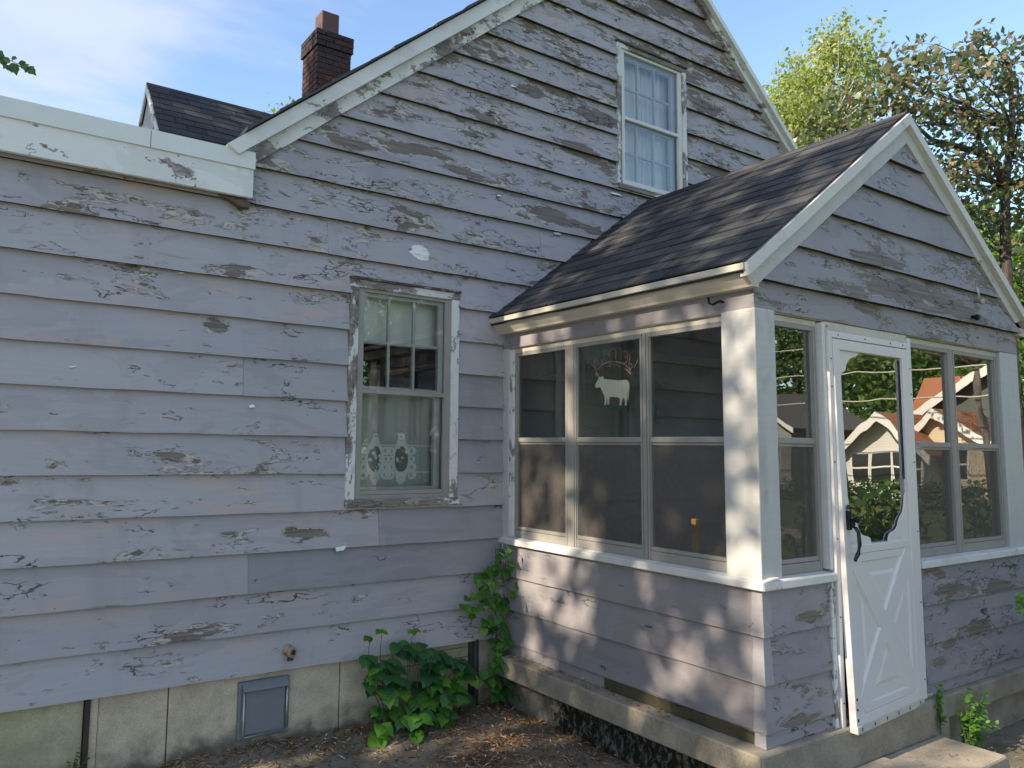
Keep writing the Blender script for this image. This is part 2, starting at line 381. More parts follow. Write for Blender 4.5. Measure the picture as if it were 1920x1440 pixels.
muntin = m_plain("sash_white", (.60,.61,.59), .5, .08, 12)
glass = m_glass("window_glass", .10); glass_d = m_glass("door_glass", .13, 3.6, base=.03); glass_s = m_glass("porch_glass", .05, 1.8, tint=(.96,.98,.98)); glass_f = m_glass("porch_front_glass", .09, 3.0, base=.02)
screen = m_screen()
shingle_m = m_shingle(); brick_m = m_brick()
mortar = m_concrete("mortar", (.12,.11,.10))
conc = m_concrete("foundation_concrete", (.50,.44,.33), damp=(-.34,-.16)); conc_g = m_concrete("painted_panel", (.42,.40,.28), green=True, damp=(-.36,-.22))
conc_m = m_concrete("mossy_concrete", (.16,.155,.13), moss=.96); conc_s = m_concrete("slab_concrete", (.28,.25,.195), damp=(-.5,-.28)); conc_st = m_concrete("step_concrete", (.36,.31,.24))
hatch_m = m_plain("hatch_paint", (.17,.185,.20), .5, .15, 14)
brass = m_plain("spigot_brass", (.36,.28,.18), .45, .25, 30, .4, .3)
terra = m_plain("flue_clay", (.105,.066,.062), .8, .2, 12)
interior = m_plain("porch_interior_grey", (.17,.165,.16), .8)
mossw = m_paint("mossy_board_paint", (.075,.066,.038), (.05,.045,.025), (.035,.03,.02), .3, stretch=(1,5))

butt_m = m_plain("underside_shade", (.035,.033,.032), .9, .4, 12)  # near-black colour paints the lap shadow under each board
# ---------------------------------------------------------------- clapboard builder
EXPO = .2275
def clapboard(parent, pl, u0, u1, zb, zt, mat, peel, roof=None, holes=(), bot=.021, topo=.004, seed=0., floor=None, wav=.0016):
    bp = {u0, u1}
    u = u0
    while u < u1: bp.add(round(u, 4)); u += .22
    for h in holes:
        for e in (h[0], h[1]):
            if u0 < e < u1: bp.add(e)
    if roof:
        for f in roof['breaks'](zb, zt):
            if u0 < f < u1: bp.add(f)
    bp = sorted(bp); bb = [bp[0]]
    for x in bp[1:]:
        if x-bb[-1] > .002: bb.append(x)
    m = MB(); H = zt-zb
    def off(u, z): return topo + (bot-topo)*(1-(z-zb)/H) + wav*wob(u*1.3, seed)
    def ed(u): return zb + .0030*wob(u*2.1, seed+3) + .005*max(0, wob(u*4.7, seed+9)-.5)
    made = False; butts = []
    for a, b in zip(bb[:-1], bb[1:]):
        ta = tb = zt
        if roof: ta, tb = min(zt, roof['z'](a)), min(zt, roof['z'](b))
        la, lb = ed(a), ed(b)
        if ta <= la+.001 and tb <= lb+.001: continue
        ta, tb = max(ta, la+.0005), max(tb, lb+.0005)
        iv = [(la, lb, ta, tb, True)]
        mid = (a+b)/2
        for h in holes:
            if h[0]-1e-4 <= mid <= h[1]+1e-4:
                nv = []
                for (p, q, r, s_, lo) in iv:
                    if h[2] > max(p, q): nv.append((p, q, min(r, h[2]), min(s_, h[2]), lo))
                    if h[3] < max(r, s_): nv.append((max(p, h[3]), max(q, h[3]), r, s_, h[3] <= min(p, q)))
                    if False: pass
                iv = [k for k in nv if (k[2]-k[0] > .001 or k[3]-k[1] > .001)]
        for (p, q, r, s_, lo) in iv:
            made = True
            A, B, C, D = PM(pl,a,off(a,p),p), PM(pl,b,off(b,q),q), PM(pl,b,off(b,s_),s_), PM(pl,a,off(a,r),r)
            m.quad(A, B, C, D)
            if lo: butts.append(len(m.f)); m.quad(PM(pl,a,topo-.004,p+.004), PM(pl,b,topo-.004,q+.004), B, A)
            if a == bb[0]: m.quad(PM(pl,a,-.004,p), A, D, PM(pl,a,-.004,r))
            if b == bb[-1]: m.quad(B, PM(pl,b,-.004,q), PM(pl,b,-.004,s_), C)
    if not made: return None
    o = m.build("siding_board", mat, parent, recalc=False)
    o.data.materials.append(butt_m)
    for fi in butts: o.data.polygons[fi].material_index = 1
    # one consistent outward facing
    me = o.data
    out = Vector({'main':(0,-1,0),'front':(0,-1,0),'side':(-1,0,0),'east':(1,0,0)}[pl])
    if me.polygons[0].normal.dot(out) < 0: me.flip_normals()
    o["peel"] = peel
    return o

# =================================================================== HOUSE
house = thing("house", "old lavender grey clapboard house with peeling paint, steep white-edged gable and brick chimney", "house", (0, 3, -.33))
RL = lambda x: 4.62 + .806*x           # lower edge of rake boards, left and right slopes
RR = lambda x: 7.392 - .86*x
AX = (7.392-4.62)/(.806+.86)
def roofz(x):
    return min(RL(x), RR(x)) if x > -1.93 else 2.90
roof_d = dict(z=roofz, breaks=lambda zb, zt: [(zb-4.62)/.806, (zt-4.62)/.806, (7.392-zb)/.86, (7.392-zt)/.86, AX, -1.93, -1.9299])
W1 = (-1.235, -.415, 1.026, 2.471); W2 = (1.163, 2.007, 3.555, 4.818)
rows = [.09+EXPO*k for k in range(10)]
while rows[-1] < 6.2: rows.append(rows[-1]+.2325)
joints = {2: [-1.842], 3: [-.998], 4: [-1.188], 7: [-1.918], 8: [-3.9], 11: [-1.41], 1: [-4.2], 5: [-4.5], 6: [1.4], 9: [-3.4, 2.1], 12: [.334], 13: [-3.1], 10: [1.1]}
for k in range(len(rows)-1):
    zb, zt = rows[k], rows[k+1]+.012
    if zb > 5.9: break
    js = [-6.0] + sorted(joints.get(k, [])) + [5.2]
    for a, b in zip(js[:-1], js[1:]):
        cuts = [a, b] + ([0.] if k < 9 and a < 0 < b else [])
        gaps = [h for h in (W1, W2) if h[2] < zb+.004 and h[3] > zt-.012 and a < h[0] and h[1] < b]
        cuts = sorted(cuts + [e for h in gaps for e in h[:2]])
        for segm in [q for q in zip(cuts[:-1], cuts[1:]) if not any(abs(q[0]-h[0]) < 1e-6 for h in gaps)]:
            p = .02 + .08*h1(k, a) + (.30 if k > 9 else .04) + .035*max(0, k-11) + (.08 if k > 13 else 0)
            if segm[0] > -.6 and k < 8: p = -.35
            if k in (2, 3) and segm[0] > -1.9: p = -.25
            newb = (segm[0] > -.6 and k < 8) or (k in (2, 3) and segm[0] > -1.2) or (k < 3 and segm[0] > -1.9)
            clapboard(house, 'main', segm[0]+.001, segm[1]-.001, zb, zt, siding_n if newb else siding, p, roof_d, (W1, W2), seed=k+h1(k, a)*3, bot=.038 if k > 9 else .033)
# sheathing behind the boards, with the two window openings
m = MB()
def wall_with_holes(m, x0, x1, holes, y):
    xs = sorted({x0, x1, AX, -1.93, *[h for q in holes for h in q[:2]], *np.arange(x0, x1, .5)})
    for a, b in zip(xs[:-1], xs[1:]):
        if b-a < 1e-4: continue
        za, zb_ = roofz(a+1e-4)+.05, roofz(b-1e-4)+.05
        hs = [h for h in holes if h[0]-1e-4 <= (a+b)/2 <= h[1]+1e-4]
        lo = .093
        for h in hs:
            m.quad((a,y,lo),(b,y,lo),(b,y,h[2]),(a,y,h[2])); lo = h[3]
        m.quad((a,y,lo),(b,y,lo),(b,y,zb_),(a,y,za))
wall_with_holes(m, -6, 5.1, (W1, W2), .006)
m.quad((5.1,.006,-.4),(5.1,9,-.4),(5.1,9,3.0),(5.1,.006,3.0))
m.quad((-6,9,-.4),(5.1,9,-.4),(5.1,9,3.0),(-6,9,3.0)); m.quad((-6,.006,-.4),(-6,9,-.4),(-6,9,2.95),(-6,.006,2.95))
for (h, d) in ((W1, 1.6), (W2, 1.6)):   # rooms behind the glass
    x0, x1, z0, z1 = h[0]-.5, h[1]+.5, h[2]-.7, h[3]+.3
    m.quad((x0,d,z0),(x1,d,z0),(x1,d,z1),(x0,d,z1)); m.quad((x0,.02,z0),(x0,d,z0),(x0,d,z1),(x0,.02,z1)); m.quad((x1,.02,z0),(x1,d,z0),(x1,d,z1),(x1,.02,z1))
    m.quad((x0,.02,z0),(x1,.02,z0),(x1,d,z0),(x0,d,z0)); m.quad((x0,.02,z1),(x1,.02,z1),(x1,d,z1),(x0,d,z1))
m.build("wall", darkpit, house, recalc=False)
# roofs
m = MB()
TL = lambda x: 4.86+.823*x
TR = lambda x: 7.545-.868*x
XA = (7.545-4.86)/(.823+.868)
m.prism([(-2.08, TL(-2.08)-.04), (-2.08, TL(-2.08)+.010), (XA, TL(XA)+.010), (5.5, TR(5.5)+.010), (5.5, TR(5.5)-.03), (XA, TL(XA)-.05)], 'y', -.095, 9.2)
x = -2.0
while x < XA:     # ragged shingle ends over the rake
    w = .07+.1*h1(x, 3); m.prism([(x, TL(x)+.010), (x, TL(x)+.026+.008*h1(x)), (x+w, TL(x+w)+.020+.008*h1(x)), (x+w, TL(x+w)+.010)], 'y', -.150-.018*h1(x, 5), 2.); x += w*1.02
m.build("roof", shingle_m, house)
MB().box(-8, -1.935, -.088, 6, 2.90, 3.09).build("flat_roof", darkpit, house)
# rake boards: narrow shadow board over the peeling frieze board
def rake(name, pts_top, pts_bot, y0, y1, mat, parent, label=None, peel=0.):
    m = MB(); n = 14; (xa, za), (xb, zb) = pts_top; (xc, zc), (xd, zd) = pts_bot
    L0, L1, T0, T1 = [], [], [], []
    for i in range(n+1):
        t = i/n; a = (xa+(xb-xa)*t, za+(zb-za)*t); b = (xc+(xd-xc)*t, zc+(zd-zc)*t+.003*wob(t*4, xa))
        T0.append((a[0], y0, a[1])); L0.append((b[0], y0, b[1])); T1.append((a[0], y1, a[1])); L1.append((b[0], y1, b[1]))
    for i in range(n):
        m.quad(L0[i], L0[i+1], T0[i+1], T0[i]); m.quad(L1[i+1], L1[i], T1[i], T1[i+1]); m.quad(L1[i], L1[i+1], L0[i+1], L0[i]); m.quad(T0[i], T0[i+1], T1[i+1], T1[i])
    m.quad(L0[0], T0[0], T1[0], L1[0]); m.quad(L0[n], L1[n], T1[n], T0[n])
    o = m.build(name, mat, parent); o["peel"] = peel
    if label: o["label"] = label
    return o
MID_L = lambda x: 4.735 + .812*x
MID_R = lambda x: 7.478 - .866*x
xm = (7.478-4.735)/(.812+.866)
rake("rake_trim", ((-2.10, TL(-2.10)), (XA, TL(XA))), ((-2.03, MID_L(-2.03)), (xm, MID_L(xm))), -.130, -.02, rake_white, house, "upper left rake strip, mostly clean", -.5)
rake("rake_trim", ((XA+.001, TR(XA)), (3.75, TR(3.75))), ((xm+.001, MID_R(xm)), (3.72, MID_R(3.72))), -.104, -.02, rake_white, house, None, -.2)
rake("frieze_board", ((-2.0, MID_L(-2.0)+.02), (xm, MID_L(xm)+.02)), ((-1.94, RL(-1.94)), (AX, RL(AX))), -.055, -.003, rake_white, house, None, .40)
rake("frieze_board", ((xm+.001, MID_R(xm)+.02), (3.74, MID_R(3.74)+.02)), ((AX+.001, RR(AX)), (3.72, RR(3.72))), -.062, -.003, rake_white, house, None, .30)
# flat-roof fascia at the left
fo = MB().box(-8, -1.93, -.100, -.070, 2.846, 3.022).build("fascia_board", rake_white, house, bevel=.003); fo["peel"] = -.34
for a, b in ((-8, -2.52), (-2.516, -1.925)):
    m = MB(); m.prism([(-.112, 3.018), (-.106, 3.122), (.02, 3.130), (.02, 3.124), (-.102, 3.116), (-.102, 3.018)], 'x', a, b); m.build("drip_edge", m_plain("flashing", (.60,.64,.625), .45, .06), house)
MB().box(-8, -1.95, -.070, -.004, 2.852, 2.868).build("soffit", m_plain("soffit_paint", (.26,.235,.21), .8, .2), house)
m = MB(); m.prism([(-2.12, 2.842), (-1.94, 2.838), (-1.93, 2.80), (-1.99, 2.795), (-2.05, 2.825)], 'y', -.062, -.006); m.build("rotted_block", m_paint("rot", (.11,.085,.06), (.2,.17,.13), (.08,.06,.045), .5), house)

# ---------------------------------------------------------------- house windows
def window(parent, pl, x0, x1, z0, z1, lower_grid, label, cw):
    w = MB().pbox(pl, x0+cw, x1-cw, -.06, -.05, z0+.03, z1-cw)   # dark stop behind frame ring is replaced below
    m = MB()  # jamb liner
    m.pbox(pl, x0+cw-.012, x0+cw, -.12, .012, z0+.04, z1-cw); m.pbox(pl, x1-cw, x1-cw+.012, -.12, .012, z0+.04, z1-cw)
    m.pbox(pl, x0+cw, x1-cw, -.12, .012, z1-cw, z1-cw+.012); m.pbox(pl, x0+cw, x1-cw, -.12, .012, z0+.028, z0+.04)
    root = m.build("window", muntin, parent, label=label)
    def P(name, mat, bev=.002, peel=None, *boxes):
        b = MB()
        for q in boxes: b.pbox(pl, *q)
        o = b.build(name, mat, root, bevel=bev)
        if peel is not None: o["peel"] = peel
        return o
    P("casing", old_white, .003, .10, (x0, x0+cw, -.002, .034, z0+.045, z1-cw*.6)); P("casing", old_white, .003, .0, (x1-cw, x1, -.002, .034, z0+.045, z1-cw*.6))
    P("casing", old_white_h, .003, .15, (x0-.003, x1+.003, -.002, .036, z1-cw, z1-.012)); P("cap_flashing", m_paint("cap_paint", (.5,.5,.47), (.2,.18,.15), (.07,.06,.05), .9, stretch=(1.5,2)), .002, .5, (x0-.006, x1+.006, -.002, .050, z1-.012, z1+.004))
    P("sill", old_white_h, .004, .35, (x0-.004, x1+.004, -.002, .052, z0, z0+.045))
    # storm frame
    fx0, fx1, fz0, fz1 = x0+cw, x1-cw, z0+.045, z1-cw; fw = .046; zm = fz0+(fz1-fz0)*(.508 if not lower_grid else .50)
    P("storm_frame", storm if not lower_grid else muntin, .002, None, (fx0, fx0+fw, -.01, .020, fz0, fz1)); P("storm_frame", storm if not lower_grid else muntin, .002, None, (fx1-fw, fx1, -.01, .020, fz0, fz1))
    P("storm_frame", storm if not lower_grid else muntin, .002, None, (fx0+fw, fx1-fw, -.01, .019, fz1-.022, fz1)); P("storm_frame", storm if not lower_grid else muntin, .002, None, (fx0+fw, fx1-fw, -.01, .019, fz0, fz0+.028)); P("storm_frame", storm if not lower_grid else muntin, .0, None, (fx0+fw, fx1-fw, -.014, .013, fz0+.030, fz0+.056))
    P("meeting_rail", storm if not lower_grid else muntin, .002, None, (fx0+fw, fx1-fw, -.008, .016, zm-.014, zm+.014))
    gx0, gx1 = fx0+fw, fx1-fw
    def pane(z_0, z_1, o):
        b = MB(); b.quad(PM(pl,gx0,o,z_0), PM(pl,gx1,o,z_0), PM(pl,gx1,o,z_1), PM(pl,gx0,o,z_1)); ob = b.build("pane", glass, root, recalc=False)
        if ob.data.polygons[0].normal.y > 0: ob.data.flip_normals()
    pane(zm+.012, fz1-.02, .004); pane(fz0+.055, zm-.012, -.006)
    # wooden sashes behind the storm glass
    def sash(za, zb, o, grid, nm="sash"):
        s = .038
        P(nm, muntin, .002, None, (gx0-.01, gx0+s-.03, o-.03, o, za, zb), (gx1-s, gx1+.01, o-.03, o, za, zb), (gx0, gx1, o-.031, o-.001, zb-.04, zb), (gx0, gx1, o-.031, o-.001, za, za+.045))
        if grid:
            a0, a1 = gx0+.008, gx1-s; c0, c1 = za+.045, zb-.04
            for i in (1, 2): P("muntin", muntin, 0, None, (a0+(a1-a0)*i/3-.009, a0+(a1-a0)*i/3+.009, o-.024, o-.002, c0, c1))
            P("muntin", muntin, 0, None, (a0, a1, o-.025, o-.003, (c0+c1)/2-.008, (c0+c1)/2+.008))
    sash(zm-.012, fz1-.005, -.012 if not lower_grid else -.03, True); sash(fz0+.03, zm+.02, -.05, lower_grid)
    return gx0, gx1, fz0, fz1, zm
g1 = window(house, 'main', -1.245, -.405, 1.016, 2.481, False, "lower wall window with green-grey shade and lace curtain", .062)
g2 = window(house, 'main', 1.153, 2.017, 3.544, 4.828, True, "upper gable window with white sheer curtains", .050)
# shade and curtains
sh = MB().box(-1.14, -.48, .110, .113, 2.085, 2.44); sh.box(-1.14, -.48, .106, .117, 2.078, 2.096)
tag(sh.build("roller_shade", m_plain("shade_cloth", (.82,.82,.74), .8, .04)), "pale roller shade pulled partway down in the lower wall window", "window shade")
def curtain(name, x0, x1, z0, z1, y, pleats, amp, mat, label):
    m = MB(); n = 90; nz = 6
    for j in range(nz+1):
        z = z0+(z1-z0)*j/nz
        for i in range(n+1):
            x_ = x0+(x1-x0)*i/n; a = amp*(.6+.5*h1(int(x_*pleats/1.7)))
            m.v.append((x_ + .006*math.sin(z*6+x_*9), y + a*math.sin(x_*pleats + 1.2*math.sin(x_*11)+.25*z), z))
    for j in range(nz):
        for i in range(n): p = j*(n+1)+i; m.f.append((p, p+1, p+n+2, p+n+1))
    o = m.build(name, mat, None, smooth=True, recalc=False)
    return tag(o, label, "curtain")
def m_lace():
    t = MT("lace_cloth"); sp = t.n("ShaderNodeSeparateXYZ"); t.L(t.pos(), sp.inputs[0]); X, Z = sp.outputs[0], sp.outputs[2]
    def ring(cx, cz, rx, rz, a, b):
        d = t.math('SQRT', t.math('ADD', t.math('POWER', t.math('MULTIPLY', t.math('ADD', X, -cx), 1/rx), 2.), t.math('POWER', t.math('MULTIPLY', t.math('ADD', Z, -cz), 1/rz), 2.)))
        return d, t.math('MULTIPLY', t.step(d, a-.10, a), t.step(d, b+.10, b))
    pat = None; dark = None
    def mxm(p, q): return q if p is None else t.math('MAXIMUM', p, q)
    p3 = t.scale(t.pos(), (1, 0, 1))
    vo = t.n("ShaderNodeTexVoronoi", feature='DISTANCE_TO_EDGE'); vo.inputs["Scale"].default_value = 44; t.L(p3, vo.inputs["Vector"])
    fl = t.n("ShaderNodeTexVoronoi", feature='F1'); fl.inputs["Scale"].default_value = 26; t.L(p3, fl.inputs["Vector"])
    for cx in (-.955, -.755):
        d, r = ring(cx, 1.315, .052, .090, 1.0, 1.34); pat = mxm(pat, r)
        ins = t.step(d, 1.0, .93)
        flw = t.math('MULTIPLY', ins, t.step(fl.outputs["Distance"], .42, .30)); pat = mxm(pat, flw)
        dark = mxm(dark, t.math('MULTIPLY', ins, t.step(fl.outputs["Distance"], .30, .44)))
        for dz, rr in ((.115, .030), (.150, .020), (-.12, .035), (-.15, .02)):
            _, q = ring(cx, 1.315+dz, rr, rr, .5, 1.0); pat = mxm(pat, q)
        for sx in (-1, 1):
            for dz, rr in ((.055, .030), (0, .024), (-.055, .032), (-.105, .034)):
                _, q = ring(cx+sx*.085, 1.315+dz, rr, rr*.9, .55, 1.0); pat = mxm(pat, q)
    band = t.math('MULTIPLY', t.step(Z, 1.225, 1.235), t.step(Z, 1.41, 1.40))
    net = t.math('MULTIPLY', band, t.step(vo.outputs[0], .10, .03)); 
    ed = t.math('MAXIMUM', t.math('MULTIPLY', t.step(Z, 1.217, 1.222), t.step(Z, 1.236, 1.231)), t.math('MULTIPLY', t.step(Z, 1.400, 1.404), t.step(Z, 1.414, 1.410)))
    pat = t.math('MAXIMUM', pat, t.math('MAXIMUM', t.math('MULTIPLY', net, .35), t.math('MULTIPLY', ed, .8)))
    scroll = t.math('MULTIPLY', t.math('MULTIPLY', t.step(Z, 1.15, 1.17), t.step(Z, 1.225, 1.215)), t.step(fl.outputs["Distance"], .36, .26))
    pat = t.math('MAXIMUM', pat, t.math('MULTIPLY', scroll, .6))
    col = t.mix(pat, (.50,.51,.48), (.78,.79,.75))
    if dark is not None: col = t.mix(dark, col, (.22,.23,.21))
    df = t.n("ShaderNodeBsdfDiffuse"); t.L(col, df.inputs[0]); tr = t.n("ShaderNodeBsdfTransparent")
    mxs = t.n("ShaderNodeMixShader"); t.L(t.math('MULTIPLY_ADD', pat, .12, .86), mxs.inputs[0]); t.L(tr.outputs[0], mxs.inputs[1]); t.L(df.outputs[0], mxs.inputs[2])
    t.L(mxs.outputs[0], t.out.inputs[0]); return t.m
curtain("lace_curtain", -1.16, -.46, 1.02, 1.80, .135, 62, .009, m_lace(), "grey lace curtain with flower ovals in the lower wall window")
sheer = m_plain("sheer_cloth", (.82,.84,.88), .9, .05)
curtain("sheer_curtain", 1.20, 1.60, 3.56, 4.80, .13, 74, .016, sheer, "left half of white sheer curtain in the upper gable window")
curtain("sheer_curtain", 1.605, 1.93, 3.56, 4.80, .13, 70, .016, sheer, "right half of white sheer curtain in the upper gable window")

# ---------------------------------------------------------------- foundation, hatch, spigot
def blk(x0, x1, mat, nm="foundation_block", y=.012, label=None, z1=.094):
    return MB().box(x0, x1, y, .3, -.55, z1).build(nm, mat, house, bevel=.005, label=label)
blk(-6, -2.668, conc_g, "foundation_panel", .018, "green painted panel in the foundation")
blk(-2.60, -2.250, conc); blk(-2.244, -1.23, conc); blk(-1.224, -.86, conc)
blk(-.854, -.262, conc_g, "foundation_panel", .022, "green painted panel beside the bush"); blk(-.19, .05, conc)
MB().box(-2.665, -2.640, -.012, .2, -.5, .085).build("dark_post", m_plain("rust_post", (.045,.035,.03), .8), house)
MB().box(-2.640, -2.602, .002, .2, -.5, .088).build("foundation_edge", conc, house)
MB().tube([(-.228, -.015, -.5), (-.228, -.015, .10)], .022, 10).build("drain_pipe", m_plain("iron_pipe", (.03,.033,.037), .6), house, smooth=True)
for z in (-.02, .045):
    MB().box(-.80, -.262, .019, .024, z, z+.003).build("panel_seam", darkpit, house)
h = MB().box(-1.866, -1.56, -.014, .02, -.268, .05).build("crawl_hatch", hatch_m, house, bevel=.008, label="grey painted crawl space hatch")
MB().box(-1.832, -1.594, -.030, -.012, -.240, .002).build("hatch_door", hatch_m, h, bevel=.006)
m = MB(); m.prism([(-.014, .046), (-.050, .018), (-.054, .006), (-.046, .004), (-.014, .022)], 'x', -1.850, -1.580); m.build("hatch_hood", hatch_m, h, bevel=.002)
MB().tube([(-1.840, -.034, .0), (-1.842, -.036, -.23), (-1.832, -.036, -.248), (-1.60, -.036, -.236), (-1.582, -.036, -.22), (-1.584, -.034, .0)], .007, 6).build("hatch_rim", alum, h, smooth=True)
sp = MB().lathe((-1.585, -.016, .199), (0, -1, 0), [(0, .034), (.008, .034), (.012, .026), (.030, .024), (.032, .014), (.055, .013)]).build("hose_spigot", brass, house, smooth=True)
m = MB().lathe((-1.585, -.068, .199), (.25, -1, 0), [(0, .029), (.004, .032), (.018, .032), (.022, .027)], 12); m.build("spigot_knob", brass, sp)
MB().lathe((-1.577, -.0915, .199), (.25, -1, 0), [(0, .016), (.003, .014)], 10).build("knob_screw", m_plain("dull_bronze", (.07,.05,.035), .5, .2, 20, .4, .5), sp)
MB().lathe((-1.585, -.058, .186), (0, -.3, -1), [(0, .014), (.022, .014), (.024, .018), (.040, .018)], 10).build("spigot_nozzle", m_plain("old_bronze", (.05,.04,.035), .5, .2, 20, .4, .5), sp)

# ---------------------------------------------------------------- chimney
ch = MB().box(.008, .427, 3.662, 4.078, 4.3, 6.262).build("chimney", mortar, house)
z = 4.62; r = 0
bm_cache = {}
def brick(x0, x1, y0, y1, z0, z1):
    key = (round(x1-x0, 3), round(y1-y0, 3))
    if key not in bm_cache:
        a, b = key[0]/2, key[1]/2; mm = MB().box(-a, a, -b, b, -.0285, .0285); me = bpy.data.meshes.new("brick"); me.from_pydata(mm.v, [], mm.f); bm_cache[key] = me
    o = link("brick", bm_cache[key], brick_m, ch)
    o.location = ((x0+x1)/2+random.uniform(-.002,.002), (y0+y1)/2+random.uniform(-.002,.002), (z0+z1)/2); o.rotation_euler = (random.uniform(-.01,.01), random.uniform(-.01,.01), random.uniform(-.012,.012))
while z < 6.25:
    zt = z+.057; cor = .022 if z > 6.10 else 0.
    e = r % 2
    xs = [0, .205, .435] if e else [0, .105, .315, .435]
    for a, b in zip(xs[:-1], xs[1:]): brick(a-cor*(a == 0)+.0, b-.011*(b < .43)+cor*(b > .43), 3.650-cor, 3.75, z, zt)
    ys = [3.761, 3.965, 4.09] if e else [3.761, 3.86, 4.09]
    for a, b in zip(ys[:-1], ys[1:]): brick(-cor, .095, a, b-.011*(b < 4.05)+cor*(b > 4.05), z, zt)
    z += .0677; r += 1
m = MB(); m.prism([(.02, 6.255), (.415, 6.255), (.33, 6.335), (.10, 6.335)], 'y', 3.68, 4.05); m.build("chimney_wash", mortar, ch)
MB().box(.075, .300, 3.715, 3.93, 6.30, 6.60).build("flue_tile", terra, ch, bevel=.012)

# ---------------------------------------------------------------- shingles
sh_meshes = []
def shingle_mesh(w, hgt, seed):
    m = MB(); n = 4; t0 = .009
    for i in range(n):
        a, b = -w/2+w*i/n, -w/2+w*(i+1)/n
        da, db = .004*(h1(seed, i)-.5), .004*(h1(seed, i+1)-.5)
        m.quad((a, da, t0), (b, db, t0), (b, hgt, .001), (a, hgt, .001)); m.quad((a, da, 0), (b, db, 0), (b, db, t0), (a, da, t0))
    m.quad((-w/2, .004*(h1(seed,0)-.5), 0), (-w/2, .004*(h1(seed,0)-.5), t0), (-w/2, hgt, .001), (-w/2, hgt, 0)); m.quad((w/2, .004*(h1(seed,n)-.5), t0), (w/2, .004*(h1(seed,n)-.5), 0), (w/2, hgt, 0), (w/2, hgt, .001))
    me = bpy.data.meshes.new("shingle"); me.from_pydata(m.v, [], m.f); me.update(); me.materials.append(shingle_m); return me
SHM = [shingle_mesh(1.0, 1.0, s) for s in range(5)]
def shingle_field(parent, org, along, up, length, slope_len, expo, tab, clip=None):
    along = Vector(along).normalized(); up = Vector(up).normalized(); nor = along.cross(up).normalized()
    if nor.z < 0: nor = -nor
    nr = int(math.ceil(slope_len/expo))
    for r_ in range(nr):
        s0 = r_*expo; hgt = min(expo+.03, slope_len-s0)
        if hgt < .02: continue
        offs = (r_ % 3)*tab/3 + random.uniform(-.02, .02); u = -offs
        while u < length:
            a, b = max(u, 0), min(u+tab*random.choice((1, 1, 1, .66)) , length); un = b if b > u else u+tab
            if clip: a, b = clip(a, b, s0)
            if b-a > .03:
                c = Vector(org)+along*(a+b)/2+up*(s0+random.uniform(-.0025,.0025))
                me = random.choice(SHM); o = link("shingle", me, None, parent)
                mm = Matrix((along*(b-a-.007), up*hgt, nor)).transposed().to_4x4(); mm.translation = c+nor*.004+nor*random.uniform(0,.0025)
                o.matrix_basis = mm
            u = un
# =================================================================== dormer
dx0, dyr, dzr = -1.79, 4.0, 5.255
m = MB(); wv_ = 1.05; sl = 1.07
m.prism([(dyr, dzr-.10), (dyr-wv_, dzr-.10-sl*wv_), (dyr-wv_, 3.2), (dyr+wv_, 3.2), (dyr+wv_, dzr-.10-sl*wv_)], 'x', dx0+.06, 1.2)
dorm = m.build("dormer", siding, house)
m = MB(); m.prism([(dyr, dzr), (dyr-wv_-.12, dzr-sl*(wv_+.12)), (dyr-wv_-.12, dzr-sl*(wv_+.12)-.05), (dyr, dzr-.055), (dyr+wv_+.12, dzr-sl*(wv_+.12)-.05), (dyr+wv_+.12, dzr-sl*(wv_+.12))], 'x', dx0, 1.6); m.build("dormer_roof", shingle_m, dorm)
for s_ in (-1, 1):
    m = MB(); m.prism([(dyr, dzr-.006), (dyr+s_*1.12, dzr-sl*1.12-.006), (dyr+s_*1.12, dzr-sl*1.12-.10), (dyr, dzr-.10)], 'x', dx0-.018-.002*(s_>0), dx0+.0); m.build("dormer_rake", rake_white, dorm, recalc=True)
for k in range(4):
    z0 = 4.16+k*.24; hw = max(.0, (dzr-.12-z0-.24)/sl)
    hb = (dzr-.12-z0)/sl
    m = MB(); m.prism([(dyr-hb, z0), (dyr+hb, z0), (dyr+hw, z0+.235), (dyr-hw, z0+.235)], 'x', dx0+.004+.008*(k%2), dx0+.07); m.build("gable_slat", siding, dorm)
upv = Vector((0, 1, sl)).normalized(); SLn = (wv_+.12)*math.sqrt(1+sl*sl)
shingle_field(dorm, (dx0-.012, dyr-wv_-.12, dzr-sl*(wv_+.12)+.004), (1, 0, 0), upv, 2.1, SLn, .128, .31)
for i in range(8):
    MB().prism([(dyr-.09, dzr-.085+.0), (dyr, dzr+.022), (dyr+.09, dzr-.085), (dyr+.09, dzr-.095), (dyr, dzr+.010), (dyr-.09, dzr-.097)], 'x', dx0-.015+i*.27, dx0-.015+i*.27+.275+.004*(i%2)).build("ridge_cap", shingle_m, dorm)

# =================================================================== PORCH
porch = thing("enclosed_porch", "small glazed entry porch with gabled shingle roof and white storm door", "porch", (1.5, -1.0, -.33))
PX, PZ, PS = 1.515, 3.490, .716       # ridge x, ridge z, slope
PO = .046
pr_z = lambda x: PZ-PS*abs(x-PX)
# slab + foundation
MB().box(-.118, 3.09, -2.123, -.003, -.130, 0).build("porch_slab", conc_s, porch, bevel=.008)
MB().box(0, .12, -DP+.002, -.003, -.6, -.131).build("porch_foundation", conc_m, porch, label="side foundation wall blotched with black moss"); MB().box(.121, WP, -DP+.01, -1.9, -.6, -.131).build("porch_foundation", conc_s, porch)
MB().box(-.10, 1.66, -2.126, -1.95, -.6, -.004).build("door_riser", conc_s, porch, bevel=.006)
